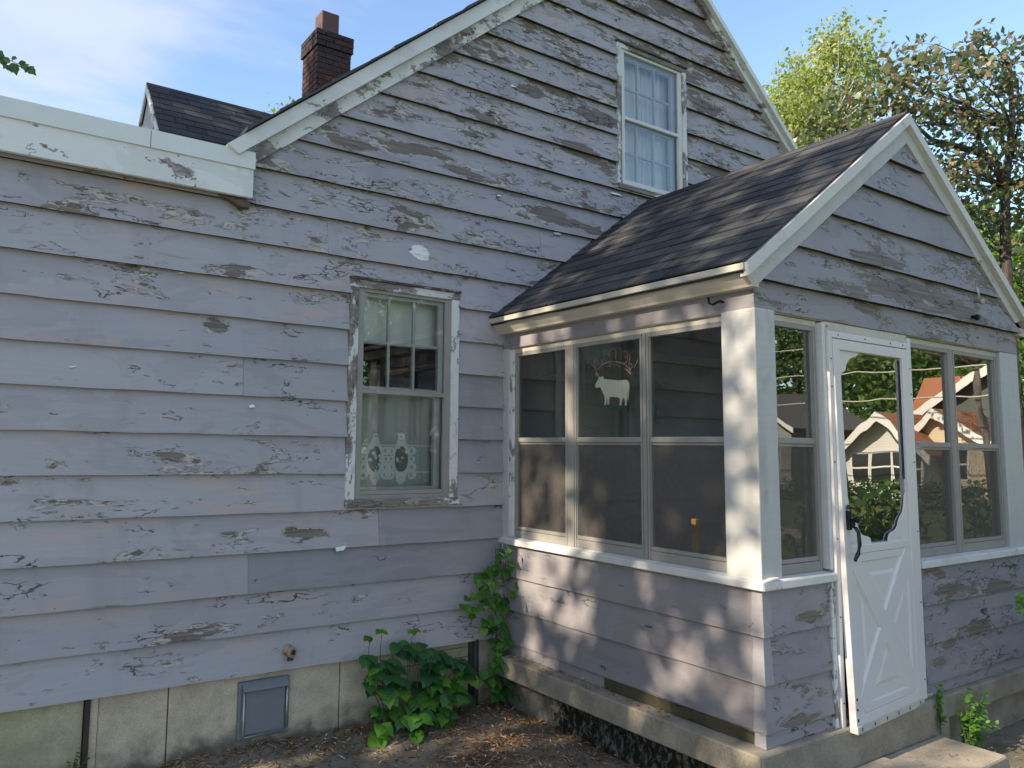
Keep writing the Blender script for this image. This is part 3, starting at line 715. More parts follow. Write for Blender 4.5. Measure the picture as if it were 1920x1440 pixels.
# lower siding
rows_p = [-.150+.225*k for k in range(5)]
rows_p = [.002, .074, .293, .515, .735]
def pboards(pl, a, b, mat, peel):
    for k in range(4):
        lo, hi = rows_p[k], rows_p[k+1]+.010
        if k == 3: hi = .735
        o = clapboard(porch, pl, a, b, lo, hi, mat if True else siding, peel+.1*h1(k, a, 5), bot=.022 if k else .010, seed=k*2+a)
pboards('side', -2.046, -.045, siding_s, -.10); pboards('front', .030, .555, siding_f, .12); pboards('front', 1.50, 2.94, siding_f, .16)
o = MB().box(-.013, -.004, -2.02, -1.02, .004, .062).build("rotted_skirt", mossw, porch, bevel=.002); o["peel"] = .2
MB().box(.004, .02, -2.06, -.004, -.02, .76).build("porch_wall", darkpit, porch); MB().box(.02, .56, -2.062, -2.05, -.02, .76).build("porch_wall", darkpit, porch); MB().box(1.48, WP, -2.062, -2.05, -.02, .76).build("porch_wall", darkpit, porch)
capm = m_paint("corner_cap_paint", (.30,.29,.30), (.4,.38,.36), (.2,.18,.16), -.1, stretch=(2,2))
for k in range(4):
    lo, hi = rows_p[k], rows_p[k+1]
    m = MB(); b0 = .026 if k else .016; t_ = .010
    def c4(ux, uy, o, z): return (ux-o, uy-o, z)
    m.quad((-b0, -DP+.045, lo), (-b0, -DP-b0, lo), (-t_, -DP-t_, hi), (-t_, -DP+.045, hi)); m.quad((-b0, -DP-b0, lo), (.045, -DP-b0, lo), (.045, -DP-t_, hi), (-t_, -DP-t_, hi))
    m.quad((-b0, -DP+.045, lo), (.0, -DP+.045, lo), (.0, -DP, lo), (-b0, -DP-b0, lo)); m.quad((-b0, -DP-b0, lo), (0, -DP, lo), (.045, -DP, lo), (.045, -DP-b0, lo))
    m.quad((-b0, -DP+.045, lo), (-t_, -DP+.045, hi), (.01, -DP+.045, hi), (.01, -DP+.045, lo)); m.quad((.045, -DP-b0, lo), (.045, -DP+.01, lo), (.045, -DP+.01, hi), (.045, -DP-t_, hi))
    m.build("corner_cap", capm, porch, recalc=False)
o = MB().box(-.028, -.006, -.070, -.004, .002, .73).build("corner_strip", old_white, porch, bevel=.002); o["peel"] = .25
# sills
def sill(b, peel=-.1):
    o = b.build("window_sill", trim_white, porch, bevel=.006); o["peel"] = peel
m = MB(); m.prism([(-.040, .733), (-.036, .775), (.05, .790), (.10, .790), (.10, .735)], 'y', -DP-.036, -.004); sill(m)
m = MB(); m.prism([(-DP-.040, .732), (-DP-.036, .774), (-DP+.05, .789), (-DP+.1, .789), (-DP+.1, .734)], 'x', -.034, .596); sill(m)
m = MB(); m.prism([(-DP-.040, .732), (-DP-.036, .774), (-DP+.05, .789), (-DP+.1, .789), (-DP+.1, .734)], 'x', 1.470, 3.02); sill(m)
# posts
for nm, q in (("corner_post", (-.012, .155, -DP-.012, -1.885, .770, 2.116)), ("wall_post", (-.008, .10, -.082, -.004, .772, 2.112)), ("corner_post", (2.715, 2.985, -DP-.010, -1.90, .772, 2.110)), ("rear_post", (2.86, 2.98, -.12, -.005, 0, 2.11))):
    MB().box(*q).build(nm, post_white, porch, bevel=.006)
o = MB().box(-.002, .06, -.128, -.083, .785, 2.10).build("window_stop", old_white, porch, bevel=.003); o["peel"] = -.25
# beams
bs = clapboard(porch, 'side', -DP-.002, -.004, 2.110, 2.262, siding_s, .05, bot=.008, topo=.002, seed=4); bs.name = "beam_board"
bf = clapboard(porch, 'front', -.008, 2.985, 2.112, 2.262, siding_f, .28, bot=.010, topo=.003, seed=6, wav=.002); bf.name = "beam_board"
MB().box(.002, .14, -DP+.004, -.006, 2.105, 2.26).build("header_beam", cream, porch); MB().box(.14, WP, -DP+.004, -DP+.13, 2.107, 2.26).build("header_beam", cream, porch); MB().box(2.83, WP, -DP+.13, -.006, 2.105, 2.26).build("header_beam", cream, porch)
for pl, a, b in (('side', -1.885, -.085), ('front', .157, .555), ('front', 1.49, 2.713)):
    m = MB().pbox(pl, a, b, -.060, -.012, 2.072, 2.104); m.build("head_trim", cream, porch, bevel=.003)
# porch windows: frame, meeting rail, glass above, insect screen below
def pwin(pl, u0, u1, gl, label=None, zb=.785, zt=2.072, zm=1.457, deep=.03):
    fw = .015; fm = storm
    m = MB(); m.pbox(pl, u0, u0+fw, -deep-.03, -deep+.018, zb, zt); m.pbox(pl, u1-fw, u1, -deep-.03, -deep+.018, zb, zt); m.pbox(pl, u0+fw, u1-fw, -deep-.03, -deep+.016, zt-.024, zt)
    w = m.build("window", fm, porch, bevel=.002, label=label)
    MB().pbox(pl, u0+fw, u1-fw, -deep-.03, -deep+.016, zb, zb+.050).build("bottom_rail", fm, w, bevel=.003); MB().pbox(pl, u0+fw, u1-fw, -deep-.03, -deep+.010, zb+.052, zb+.074).build("bottom_rail", fm, w, bevel=.002)
    MB().pbox(pl, u0+fw, u1-fw, -deep-.03, -deep+.014, zm-.016, zm+.016).build("meeting_rail", fm, w, bevel=.004); MB().pbox(pl, u0+fw, u1-fw, -deep-.03, -deep+.004, zm-.030, zm-.018).build("meeting_rail", fm, w)
    for s0, s1 in ((u0+fw+.001, u0+fw+.006), (u1-fw-.006, u1-fw-.001)): MB().pbox(pl, s0, s1, -deep-.02, -deep+.010, zb+.074, zt-.024).build("channel", fm, w)
    def pane(nm, z0, z1, o, mt):
        b = MB(); b.quad(PM(pl,u0+fw,o,z0), PM(pl,u1-fw,o,z0), PM(pl,u1-fw,o,z1), PM(pl,u0+fw,o,z1)); ob = b.build(nm, mt, w, recalc=False)
        out = Vector((-1,0,0)) if pl == 'side' else (Vector((1,0,0)) if pl == 'east' else Vector((0,-1,0)))
        if ob.data.polygons[0].normal.dot(out) < 0: ob.data.flip_normals()
    pane("pane", zm, zt-.024, -deep-.004, gl); pane("pane", zb+.06, zm, -deep-.014, gl); pane("insect_screen", zb+.06, zm-.02, -deep+.001, screen)
    return w
pwin('side', -.672, -.130, glass_s); pwin('side', -1.316, -.742, glass_s); pwin('side', -1.884, -1.350, glass_s)
for a, b in ((-.742, -.672), (-1.350, -1.316)):
    MB().pbox('side', a+.004, b-.004, -.06, -.010, .785, 2.072).build("mullion", storm, porch, bevel=.004)
pwin('front', .157, .540, glass_f); pwin('front', 1.500, 2.030, glass_f); pwin('front', 2.085, 2.690, glass_f)
MB().pbox('front', 2.034, 2.081, -.06, -.012, .785, 2.072).build("mullion", storm, porch, bevel=.004)
MB().box(WP-.03, WP, -1.95, -.01, 0, 2.11).build("porch_wall", interior, porch)
# interior floor, ceiling
MB().box(.02, WP-.03, -DP+.05, -.01, .001, .006).build("porch_floor", m_plain("porch_floor_paint", (.12,.11,.10), .6), porch)
MB().box(.14, 2.83, -DP+.13, -.03, 2.215, 2.23).build("porch_ceiling", m_plain("porch_ceiling_paint", (.20,.19,.18), .8, .1, 2, stretch=(1,12,1)), porch)
lan = MB().box(1.52, 1.60, -.08, -.024, 1.62, 1.72); lan.box(1.50, 1.62, -.10, -.022, 1.72, 1.74); lan.lathe((1.56, -.06, 1.74), (0,0,1), [(0,.05),(.04,.012),(.06,.008)], 8)
lan.build("wall_lantern", m_plain("lantern_tin", (.30,.28,.24), .5, .2, 10, .4, .4), porch)
# orange strip and white rail standing inside
tag(MB().box(1.02, 1.06, -.86, -.82, .007, .93).build("yellow_stake", m_plain("amber_stake", (.62,.33,.05), .5), bevel=.004), "yellow stake leaning inside the porch behind the screen", "stake")
m = MB().box(1.30, 1.72, -.98, -.95, .90, .94); m.box(1.30, 1.72, -.98, -.95, .62, .65)
for i in range(6): m.box(1.31+i*.078, 1.335+i*.078, -.975, -.955, .007, .90)
tag(m.build("white_rack", m_plain("rack_white", (.6,.58,.52), .6)), "white slatted rack inside the porch near the corner post", "rack")

# roof of the porch
m = MB(); e = -.120
m.prism([(e, pr_z(e)-.05), (e, pr_z(e)), (PX, PZ), (3.15, pr_z(3.15)), (3.15, pr_z(3.15)-.05), (PX, PZ-.055)], 'y', -DP-PO+.012, -.004); m.build("porch_roof_deck", shingle_m, porch)
upv = Vector((1, 0, PS)).normalized(); SLn = (PX-e)*math.sqrt(1+PS*PS)
shingle_field(porch, (e-.012, -.006, pr_z(e)+.004), (0, -1, 0), upv, DP+PO+.004, SLn, .136, .32)
for i in range(9):
    y = -.006-i*.235; MB().prism([(PX-.10, PZ-.065), (PX, PZ+.024), (PX+.10, PZ-.065), (PX+.10, PZ-.078), (PX, PZ+.010), (PX-.10, PZ-.078)], 'y', max(y-.24-.003*(i % 2), -DP-PO), y).build("ridge_cap", shingle_m, porch)
# eave crown moulding and drip edge
m = MB(); m.prism([(-.122, 2.300), (-.116, 2.286), (-.096, 2.256), (-.062, 2.226), (-.052, 2.214), (-.004, 2.212), (-.004, 2.31)], 'y', -DP-.036, -.006); m.build("eave_moulding", cream if False else m_paint("eave_paint", (.56,.52,.43), (.4,.36,.3), (.25,.2,.16), -.4), porch)
MB().box(-.138, -.112, -DP-.044, -.008, 2.284, 2.319).build("eave_drip", m_plain("eave_drip_paint", (.44,.415,.35), .5), porch, bevel=.003)
MB().box(2.98, 3.10, -DP-.03, -.01, 2.242, 2.30).build("eave_moulding", cream, porch)
# porch gable
def groof(x): return 3.318-.708*abs(x-1.53)
gd = dict(z=groof, breaks=lambda zb, zt: [1.53-(3.318-zb)/.708, 1.53+(3.318-zb)/.708, 1.53-(3.318-zt)/.708, 1.53+(3.318-zt)/.708, 1.53])
gr = [2.262, 2.480, 2.714, 2.947, 3.168, 3.40]
for k in range(5):
    js = [-.1, 1.192, 3.1] if k == 1 else [-.1, 3.1]
    for a, b in zip(js[:-1], js[1:]):
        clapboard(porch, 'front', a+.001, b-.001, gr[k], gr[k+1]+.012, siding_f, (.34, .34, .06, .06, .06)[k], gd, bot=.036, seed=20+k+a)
m = MB(); m.prism([(0, 2.2), (2.97, 2.2), (2.97, groof(2.97)+.06), (1.53, groof(1.53)+.06), (0, groof(0)+.06)], 'y', -DP+.001, -DP+.03); m.build("gable_backing", darkpit, porch)
def prake(sgn):
    X = lambda d: PX+sgn*d
    hw = 1.640 if sgn < 0 else 1.60
    t0, t1 = (X(0), PZ+.004), (X(hw), PZ+.004-PS*hw); b0, b1 = (X(0), PZ-.066), (X(hw-.01), PZ-.066-PS*(hw-.01))
    rake("rake_trim", (t0, t1) if sgn > 0 else (t1, t0), (b0, b1) if sgn > 0 else (b1, b0), -DP-.066, -DP-.012, trim_white, porch, None, -.2)
    g = lambda x: 3.318-.708*abs(x-1.53)
    xe = (-.010 if sgn < 0 else 2.90)
    a0, a1 = (X(0.), PZ-.058), (X(hw-.04), PZ-.058-PS*(hw-.04)); c0, c1 = (1.53, 3.318), (xe+.0, g(xe))
    if sgn < 0: rake("frieze_board", ((-.088, PZ-.058-PS*(PX+.088)), a0), (( .004, g(.004)), c0), -DP-.034, -DP-.004, post_white, porch, None, .35)
    else: rake("frieze_board", (a0, (3.02, PZ-.058-PS*(3.02-PX))), (c0, (2.93, g(2.93))), -DP-.0345, -DP-.004, post_white, porch, None, .35)
prake(-1); prake(1)
m = MB(); m.tube([(-.010, -1.905, 2.172), (-.030, -1.905, 2.172), (-.040, -1.93, 2.160), (-.046, -1.955, 2.150), (-.050, -1.975, 2.168), (-.050, -1.985, 2.196)], .006, 6)
m = MB(); m.tube([(-.006, -1.898, 2.170), (-.030, -1.898, 2.172), (-.046, -1.892, 2.166), (-.052, -1.870, 2.155), (-.050, -1.846, 2.166), (-.046, -1.838, 2.198)], .0065, 6); m.build("wire_hook", black, porch, smooth=True)
for (x_, z_) in ((2.36, 2.42), (2.28, 2.305)):
    m = MB(); m.lathe((x_, -DP-.022, z_), (0, -1, -.2), [(0, .012), (.03, .012), (.032, .02), (.05, .02), (.052, .012)], 10); m.build("wire_insulator", m_plain("porcelain_grey", (.35,.34,.34), .4, .4, 30) if x_ > 2.3 else black, porch, smooth=True)
MB().tube([(2.36, -DP-.05, 2.42), (2.345, -DP-.045, 2.50), (2.37, -DP-.03, 2.54)], .006, 6).build("wire_stub", m_plain("wire_white", (.5,.5,.5), .5), porch, smooth=True)

# ---------------------------------------------------------------- storm door
D0, D1 = .584, 1.450
for q, mt_, pe in (((.548, .584, -.04, .026, .0, .730), old_white, .10), ((.556, .584, -.04, .022, .792, 2.095), trim_white, .1), ((1.450, 1.486, -.04, .020, .0, 2.09), old_white, -.25)):
    o = MB().pbox('front', *q).build("door_casing", mt_, porch, bevel=.003); o["peel"] = pe
MB().pbox('front', .584, 1.450, -.04, .014, 2.056, 2.104).build("door_casing", cream, porch)
zf = MB().pbox('front', .586, .620, -.01, .038, .0, 2.052).pbox('front', 1.406, 1.448, -.01, .038, .012, 2.052).pbox('front', .620, 1.406, -.01, .037, 2.018, 2.052)
zf.build("door_frame", doorw, porch, bevel=.003)
MB().pbox('front', .58, 1.56, -.1, .016, .000, .018).build("threshold", m_plain("worn_threshold", (.52,.47,.38), .5), porch, bevel=.004)
MB().box(.58, 1.47, -DP+.055, -DP+.06, .02, 2.06).build("door_void", darkpit, porch) if False else None
def twist(o):      # the leaf has sprung out at its lower latch corner
    for v in o.data.vertices:
        k = max(0, (1.404-v.co.x)/.79)*max(0, (2.0-v.co.z)/2.0)**1.4
        v.co.y -= .050*k; v.co.z -= .012*k
    return o
def dprism(poly, o0, o1, nm, mat, par, bev=0., lab=None):
    m = MB(); m.prism(poly, 'y', -DP-o0, -DP-o1); return twist(m.build(nm, mat, par, bevel=bev, label=lab))
L0, L1, LZ0, LZ1 = .622, 1.404, .012, 2.012
def dbox(u0, u1, z0, z1, o0, o1, nm, par, mat=doorw, bev=.003, n=6):
    m = MB()
    for i in range(n):
        a, b = z0+(z1-z0)*i/n, z0+(z1-z0)*(i+1)/n
        q = [(u0,a),(u1,a),(u1,b),(u0,b)]
        m.quad(*[(x,-DP-o1,z) for x,z in q])
        m.quad((u0,-DP-o0,a),(u0,-DP-o1,a),(u0,-DP-o1,b),(u0,-DP-o0,b)); m.quad((u1,-DP-o1,a),(u1,-DP-o0,a),(u1,-DP-o0,b),(u1,-DP-o1,b))
    m.quad((u0,-DP-o0,z0),(u1,-DP-o0,z0),(u1,-DP-o1,z0),(u0,-DP-o1,z0)); m.quad((u0,-DP-o1,z1),(u1,-DP-o1,z1),(u1,-DP-o0,z1),(u0,-DP-o0,z1))
    m.quad((u0,-DP-o0,z0),(u0,-DP-o0,z1),(u1,-DP-o0,z1),(u1,-DP-o0,z0))
    import bmesh
    me = bpy.data.meshes.new(nm); me.from_pydata(m.v, [], m.f); b = bmesh.new(); b.from_mesh(me); bmesh.ops.remove_doubles(b, verts=b.verts, dist=1e-5); bmesh.ops.recalc_face_normals(b, faces=b.faces); b.to_mesh(me); b.free()
    return twist(link(nm, me, mat, par, bevel=bev))
door = dbox(L0, L0+.062, LZ0, LZ1, .006, .042, "storm_door", porch); door["label"] = "white storm door with scalloped glass and cross-braced lower panel, sprung open at the bottom"
dbox(L1-.068, L1, LZ0, LZ1, .006, .042, "stile", door); dbox(L0+.062, L1-.068, LZ1-.056, LZ1, .006, .0415, "top_rail", door, n=1)
dbox(L0+.062, L1-.068, LZ0, .070, .006, .0415, "bottom_rail", door, n=1); dbox(L0+.062, L1-.068, .870, .912, .006, .040, "mid_rail", door, n=1)
dbox(L0+.002, L1-.002, -.012, .026, .002, .046, "door_sweep", door, dirtyw, .003, 1)
for i in range(6):
    u = L0+.05+i*.135; dbox(u-.006, u+.006, -.002, .016, .044, .0465, "sweep_slot", door, m_plain("rust_slot", (.07,.045,.03), .8) if i == 0 else bpy.data.materials["rust_slot"], 0, 1)
b = MB(); gx0, gx1, gz0, gz1 = L0+.062, L1-.068, .912, LZ1-.056
for i in range(6):
    for j in range(3):
        a, c = gz0+(gz1-gz0)*i/6, gz0+(gz1-gz0)*(i+1)/6; p, q = gx0+(gx1-gx0)*j/3, gx0+(gx1-gx0)*(j+1)/3
        b.quad((p,-DP-.020,a),(q,-DP-.020,a),(q,-DP-.020,c),(p,-DP-.020,c))
o = b.build("pane", glass_d, door, recalc=False)
if o.data.polygons[0].normal.y > 0: o.data.flip_normals()
MB().box(gx1-.004, gx1, -DP-.026, -DP-.022, gz0+.34, gz1-.012).build("glazing_bead", black, door)
# scalloped corner pieces
def arc(cx, cz, r, a0, a1, n=6): return [(cx+r*math.cos(R(a0+(a1-a0)*i/n)), cz+r*math.sin(R(a0+(a1-a0)*i/n))) for i in range(n+1)]
TLc = [(L0+.060, gz1+.002), (.905, gz1+.002), (.895, 1.945), (.86, 1.930), (.82, 1.921), (.79, 1.905), (.767, 1.880), (.757, 1.850), (.735, 1.838), (.710, 1.826), (.695, 1.80), (.685, 1.765), (.682, 1.72), (.676, 1.70), (.676, 1.65), (L0+.060, 1.64)]
BLc = [(L0+.060, 1.30), (.690, 1.29), (.700, 1.22), (.713, 1.155), (.722, 1.10), (.738, 1.055), (.775, 1.042), (.790, 1.02), (.805, .990), (.825, .968), (.854, .957), (.890, .952), (.915, .940), (.927, gz0-.002), (L0+.060, gz0-.002)]
BRc = [(L1-.066, 1.19), (1.316, 1.16), (1.305, 1.11), (1.288, 1.065), (1.255, 1.040), (1.235, 1.020), (1.222, .992), (1.200, .974), (1.170, .965), (1.140, .958), (1.120, .945), (1.104, gz0-.002), (L1-.066, gz0-.002)]
for P_ in (TLc, BLc, BRc): dprism(P_, .0205, .028, "scalloped_trim", doorw, door, .002)
for a, c, w_ in ((.70, .93, .12), (1.2, .93, .11)):
    dbox(a+.01, a+w_-.02, c, c+.004, .0355, .0375, "moulded_line", door, m_plain("moulded_line_paint", (.58,.61,.63), .4) if a < 1 else bpy.data.materials["moulded_line_paint"], 0, 1)  # thin raised lines, slightly cooler than the door enamel
# cross-braced panel
px0, px1, pz0, pz1 = L0+.062, L1-.068, .070, .870
dbox(px0, px1, pz0, pz1, .010, .028, "kick_panel", door, doorw, 0)
def bar(x0, z0, x1, z1, w, o0, o1, nm="cross_brace"):
    d = Vector((x1-x0, z1-z0)).normalized(); n_ = Vector((-d.y, d.x))*w/2; c = .010
    m = MB(); N = 8; pts = []
    for i in range(N+1):
        t = i/N; x_, z_ = x0+(x1-x0)*t, z0+(z1-z0)*t
        pts.append([(x_+n_.x, -DP-o0, z_+n_.y), (x_+n_.x*.78, -DP-o1, z_+n_.y*.78), (x_-n_.x*.78, -DP-o1, z_-n_.y*.78), (x_-n_.x, -DP-o0, z_-n_.y)])
    for i in range(N):
        for k in range(3): m.quad(pts[i][k], pts[i+1][k], pts[i+1][k+1], pts[i][k+1])
    m.quad(*pts[0]); m.quad(*pts[N][::-1])
    return twist(m.build(nm, doorw, door))
bx0, bx1, bz0, bz1 = px0+.045, px1-.045, pz0+.05, pz1-.05
bar(bx0-.02, bz0-.02, bx1+.02, bz1+.02, .125, .026, .0400); bar(bx0-.02, bz1+.02, bx1+.02, bz0-.02, .125, .026, .0402)
for q in ((px0, pz1-.022, px1, pz1-.022, .05), (px0, pz0+.022, px1, pz0+.022, .05), (px0+.02, pz0, px0+.02, pz1, .045), (px1-.02, pz0, px1-.02, pz1, .045)):
    bar(*q, .027, .0376, "panel_moulding")
cxm, czm = (bx0+bx1)/2, (bz0+bz1)/2
def tri(p, nm="raised_panel"):
    c = (sum(q[0] for q in p)/3, sum(q[1] for q in p)/3); a = [(c[0]+(q[0]-c[0])*.54, c[1]+(q[1]-c[1])*.54) for q in p]; b_ = [(c[0]+(q[0]-c[0])*.36, c[1]+(q[1]-c[1])*.36) for q in p]
    m = MB(); A = [(q[0], -DP-.027, q[1]) for q in a]; B = [(q[0], -DP-.034, q[1]) for q in b_]
    m.quad(*B)
    for i in range(3): m.quad(A[i], A[(i+1) % 3], B[(i+1) % 3], B[i])
    twist(m.build(nm, doorw, door))
tri([(bx0, bz1+.0), (bx1, bz1), (cxm, czm)]); tri([(bx0, bz0), (cxm, czm), (bx1, bz0)]); tri([(bx0, bz0), (bx0, bz1), (cxm, czm)]); tri([(bx1, bz0), (cxm, czm), (bx1, bz1)])
# handle
hx, hz, ho = .664, 1.050, -DP-.052
m = MB().box(hx-.014, hx+.010, ho-.010, ho+.014, hz-.050, hz+.050); m.box(hx-.010, hx+.022, ho-.022, ho-.010, hz-.040, hz+.012)
m.lathe((hx-.004, ho-.004, hz+.055), (0,0,1), [(0,.012),(.02,.010),(.026,.005)], 8); m.lathe((hx+.012, ho-.03, hz+.005), (0,-1,0), [(0,.018),(.012,.018),(.02,.012)], 10)
hd = twist(m.build("door_handle", black, door, bevel=.004))
m = MB().tube([(hx+.008, ho-.026, hz-.035), (hx+.010, ho-.040, hz-.06), (hx+.010, ho-.042, hz-.12), (hx+.004, ho-.036, hz-.165), (hx-.012, ho-.026, hz-.195), (hx-.016, ho-.028, hz-.205)], [.010,.010,.011,.011,.009,.008], 8)
twist(m.build("handle_grip", black, door, smooth=True))
scr = MB()
for z_ in (.12, .55, .95, 1.35, 1.75, 1.9):
    for x_ in (.603, 1.427): scr.lathe((x_, -DP-.037, z_), (0,-1,0), [(0,.0055),(.003,.0045)], 6)
for x_ in (.68, .95, 1.22, 1.36): scr.lathe((x_, -DP-.036, 2.036), (0,-1,0), [(0,.0055),(.003,.0045)], 6)
scr.build("screw_heads", black, porch, kind="stuff")
scr = MB()
for z_ in (.055, .105, .155): scr.lathe((L0+.02, -DP-.042, z_), (0,-1,0), [(0,.008),(.002,.007)], 8)
twist(scr.build("latch_holes", black, door))

# ---------------------------------------------------------------- curled paint flakes on the siding (each a bent chip)
chipm = m_plain("paint_chip", (.72,.73,.72), .5, .08); chipg = m_plain("grey_paint_chip", (.30,.29,.30), .6, .2)
def flake(parent, pl, u, o, z, w, hgt, curl, rot):
    w *= .8; hgt *= .8
    m = MB(); n = 4; rows_ = []
    for i in range(n+1):
        t = i/n; a = curl*t; dz = -hgt*math.sin(a)/max(curl, .01); do = hgt*(1-math.cos(a))/max(curl, .01)
        w0 = w*(.35+.9*math.sin(.5+2.2*t)*(.6+.6*h1(u, i))); du = rot*t*hgt
        rows_.append([PM(pl, u-w0/2+du, o+do, z+dz), PM(pl, u+w0/2+du, o+do+.002, z+dz+.004)])
    for i in range(n): m.quad(rows_[i][0], rows_[i][1], rows_[i+1][1], rows_[i+1][0])
    m.build("paint_flake", chipm if pl == 'main' else chipg, parent, recalc=False)
for q in ((-1.245, .018, .815, .085, .095, 1.2, -.5), (-1.625, .022, 2.395, .09, .022, 1.6, .2), (-1.86, .016, 1.63, .035, .035, 1.5, .1), (-2.83, .016, 1.795, .04, .025, 1.6, .2), (.05, .018, 4.13, .06, .04, 1.5, .8), (.72, .018, 4.06, .05, .03, 1.5, .1),
          (-.06, .02, 3.25, .05, .03, 1.6, 0), (.62, .018, 4.93, .06, .05, 1.5, .4), (.50, .02, 3.06, .09, .03, 1.2, .1), (-2.3, .02, 2.36, .035, .012, 1.4, .3), (1.12, .02, 3.50, .12, .03, 1.2, 1.5), (2.45, .02, 5.42, .05, .05, 1.4, .5), (.95, .018, 3.62, .04, .04, 1.4, .4), (-.16, .02, .31, .06, .03, 1.3, .2)):
    flake(house, 'main', *q)
# ---------------------------------------------------------------- cow sign hanging behind the porch glass
COW=[(-0.886,1.801),(-0.893,1.812),(-0.914,1.837),(-0.919,1.857),(-0.931,1.85),(-0.938,1.85),(-0.959,1.852),(-0.957,1.838),(-0.982,1.832),(-1.032,1.826),(-1.092,1.817),(-1.141,1.818),(-1.16,1.814),(-1.173,1.798),(-1.176,1.776),(-1.171,1.741),(-1.165,1.693),(-1.156,1.71),(-1.148,1.662),(-1.138,1.663),(-1.14,1.689),(-1.132,1.707),(-1.117,1.708),(-1.114,1.687),(-1.104,1.662),(-1.091,1.663),(-1.1,1.687),(-1.098,1.705),(-1.081,1.715),(-1.011,1.722),(-1.006,1.702),(-1.003,1.673),(-0.992,1.674),(-0.992,1.699),(-0.986,1.712),(-0.983,1.696),(-0.976,1.672),(-0.966,1.673),(-0.969,1.704),(-0.968,1.726),(-0.95,1.757),(-0.935,1.783),(-0.919,1.786),(-0.901,1.781),(-0.888,1.789)]
GRS=[(-0.942,1.674),(-1.16,1.662),(-1.16,1.637),(-0.941,1.648)]
WIRES=[[(-0.828,1.902),(-0.831,1.921),(-0.85,1.937),(-0.869,1.926),(-0.891,1.893)],[(-0.905,1.896),(-0.889,1.924),(-0.874,1.953),(-0.886,1.963),(-0.905,1.954)],[(-0.956,1.93),(-0.946,1.95),(-0.934,1.969)],[(-0.97,1.948),(-0.965,1.975),(-0.965,2.004),(-0.984,2.015),(-1.002,2.01),(-1.008,1.99),(-1.011,1.971),(-1.012,2.003),(-1.036,2.017),(-1.059,2.01),(-1.069,1.996),(-1.067,1.974),(-1.063,1.955),(-1.076,1.939)],[(-1.11,1.943),(-1.113,1.98),(-1.11,2.003)],[(-1.128,1.99),(-1.148,1.992),(-1.165,1.979),(-1.165,1.953),(-1.16,1.931),(-1.142,1.92),(-1.122,1.925),(-1.109,1.936)],[(-1.135,1.958),(-1.16,1.952)],[(-1.169,1.908),(-1.182,1.944),(-1.187,1.986)],[(-1.179,1.9),(-1.184,1.911),(-1.196,1.913),(-1.201,1.898),(-1.193,1.881)],[(-1.21,1.883),(-1.23,1.907),(-1.245,1.931)]]
ARCH=[(-0.885,1.868),(-0.907,1.897),(-0.945,1.925),(-0.985,1.937),(-1.038,1.94),(-1.089,1.932),(-1.139,1.911),(-1.176,1.884),(-1.188,1.872)]
CHN=[[(-0.911,1.977),(-0.914,1.996),(-0.973,2.05)],[(-1.123,2.036),(-1.163,1.992),(-1.187,1.986)],[(-0.964,1.92),(-0.961,1.88),(-0.939,1.849)],[(-1.132,1.9),(-1.124,1.868),(-1.121,1.823)]]
cow = thing("cow_sign", "hanging sign of a white cut-out cow under a copper wire word, behind the porch glass", "sign", (.06, -1.03, 1.64))
m = MB(); m.prism(COW, 'x', .057, .063); m.build("cow", m_plain("cow_enamel", (.88,.85,.74), .5, .06, 40), cow)
m = MB(); m.prism(GRS, 'x', .0555, .0645); m.build("grass_base", m_plain("green_enamel", (.01,.11,.06), .5), cow)
copper = m_plain("copper_wire_metal", (.55,.34,.26), .4, .2, 40, .5, .3)
for w_ in WIRES: MB().tube([(.060, a, b) for a, b in w_], .0030, 5).build("wire_letter", copper, cow, smooth=True)
MB().tube([(.060, a, b) for a, b in ARCH], .0042, 6).build("arch", copper, cow, smooth=True)
for w_ in CHN: MB().tube([(.060, a, b) for a, b in w_], .0013, 4).build("chain", m_plain("dark_wire", (.05,.05,.05), .5) if "dark_wire" not in bpy.data.materials else bpy.data.materials["dark_wire"], cow, smooth=True)
m = MB(); m.prism([(-1.140, 1.890), (-1.165, 1.880), (-1.190, 1.860), (-1.186, 1.845), (-1.160, 1.868)], 'x', .056, .062); m.build("copper_leaf", copper, cow)
m = MB(); m.prism([(-.905, 1.885), (-.925, 1.868), (-.912, 1.855), (-.893, 1.862)], 'x', .056, .062); m.build("copper_leaf", copper, cow)
MB().lathe((.060, -1.02, 1.905), (0, 0, 1), [(0,.010),(.006,.011),(.018,.006)], 8).build("bell", m_plain("bell_brass", (.4,.28,.14), .4, .2, 20, .5, .7), cow, smooth=True)

# =================================================================== GROUND
def m_ground():
    t = MT("yard_ground"); p = t.pos(); sp = t.n("ShaderNodeSeparateXYZ"); t.L(p, sp.inputs[0])
    f = t.noise(p, 2.2, 8, .65); fine = t.noise(p, 120, 4, .75)
    c = t.mix(t.step(f, .35, .65), (.135,.122,.098), (.235,.215,.172))
    c = t.mul(c, t.ramp(fine, [(.3, (.65,.65,.65)), (.7, (1.25,1.25,1.25))]))
    c = t.mix(t.step(t.noise(p, 1.1, 5, .6), .56, .68, 0, .5), c, (.055,.06,.03))
    t.bsdf(c, .95, t.bump(t.math('ADD', fine, f), .6, .006), .1); return t.m
m = MB(); N = 60
for j in range(N+1):
    for i in range(N+1):
        u, v = (i/N-.5)*2, (j/N-.5)*2
        x_ = math.copysign(abs(u)**3, u)*150; y_ = math.copysign(abs(v)**3, v)*150 - .8
        near = max(0, 1-abs(x_)/6)*max(0, 1-abs(y_+.8)/4)
        zz = -.335 - .03*max(0, min(1, (x_+2)/2.2))*near + .012*wob(x_*1.1, y_*.7)*near + (.025*math.exp(-((y_-.0)/.25)**2) if x_ < .0 else 0)*near
        m.v.append((x_, y_, zz))
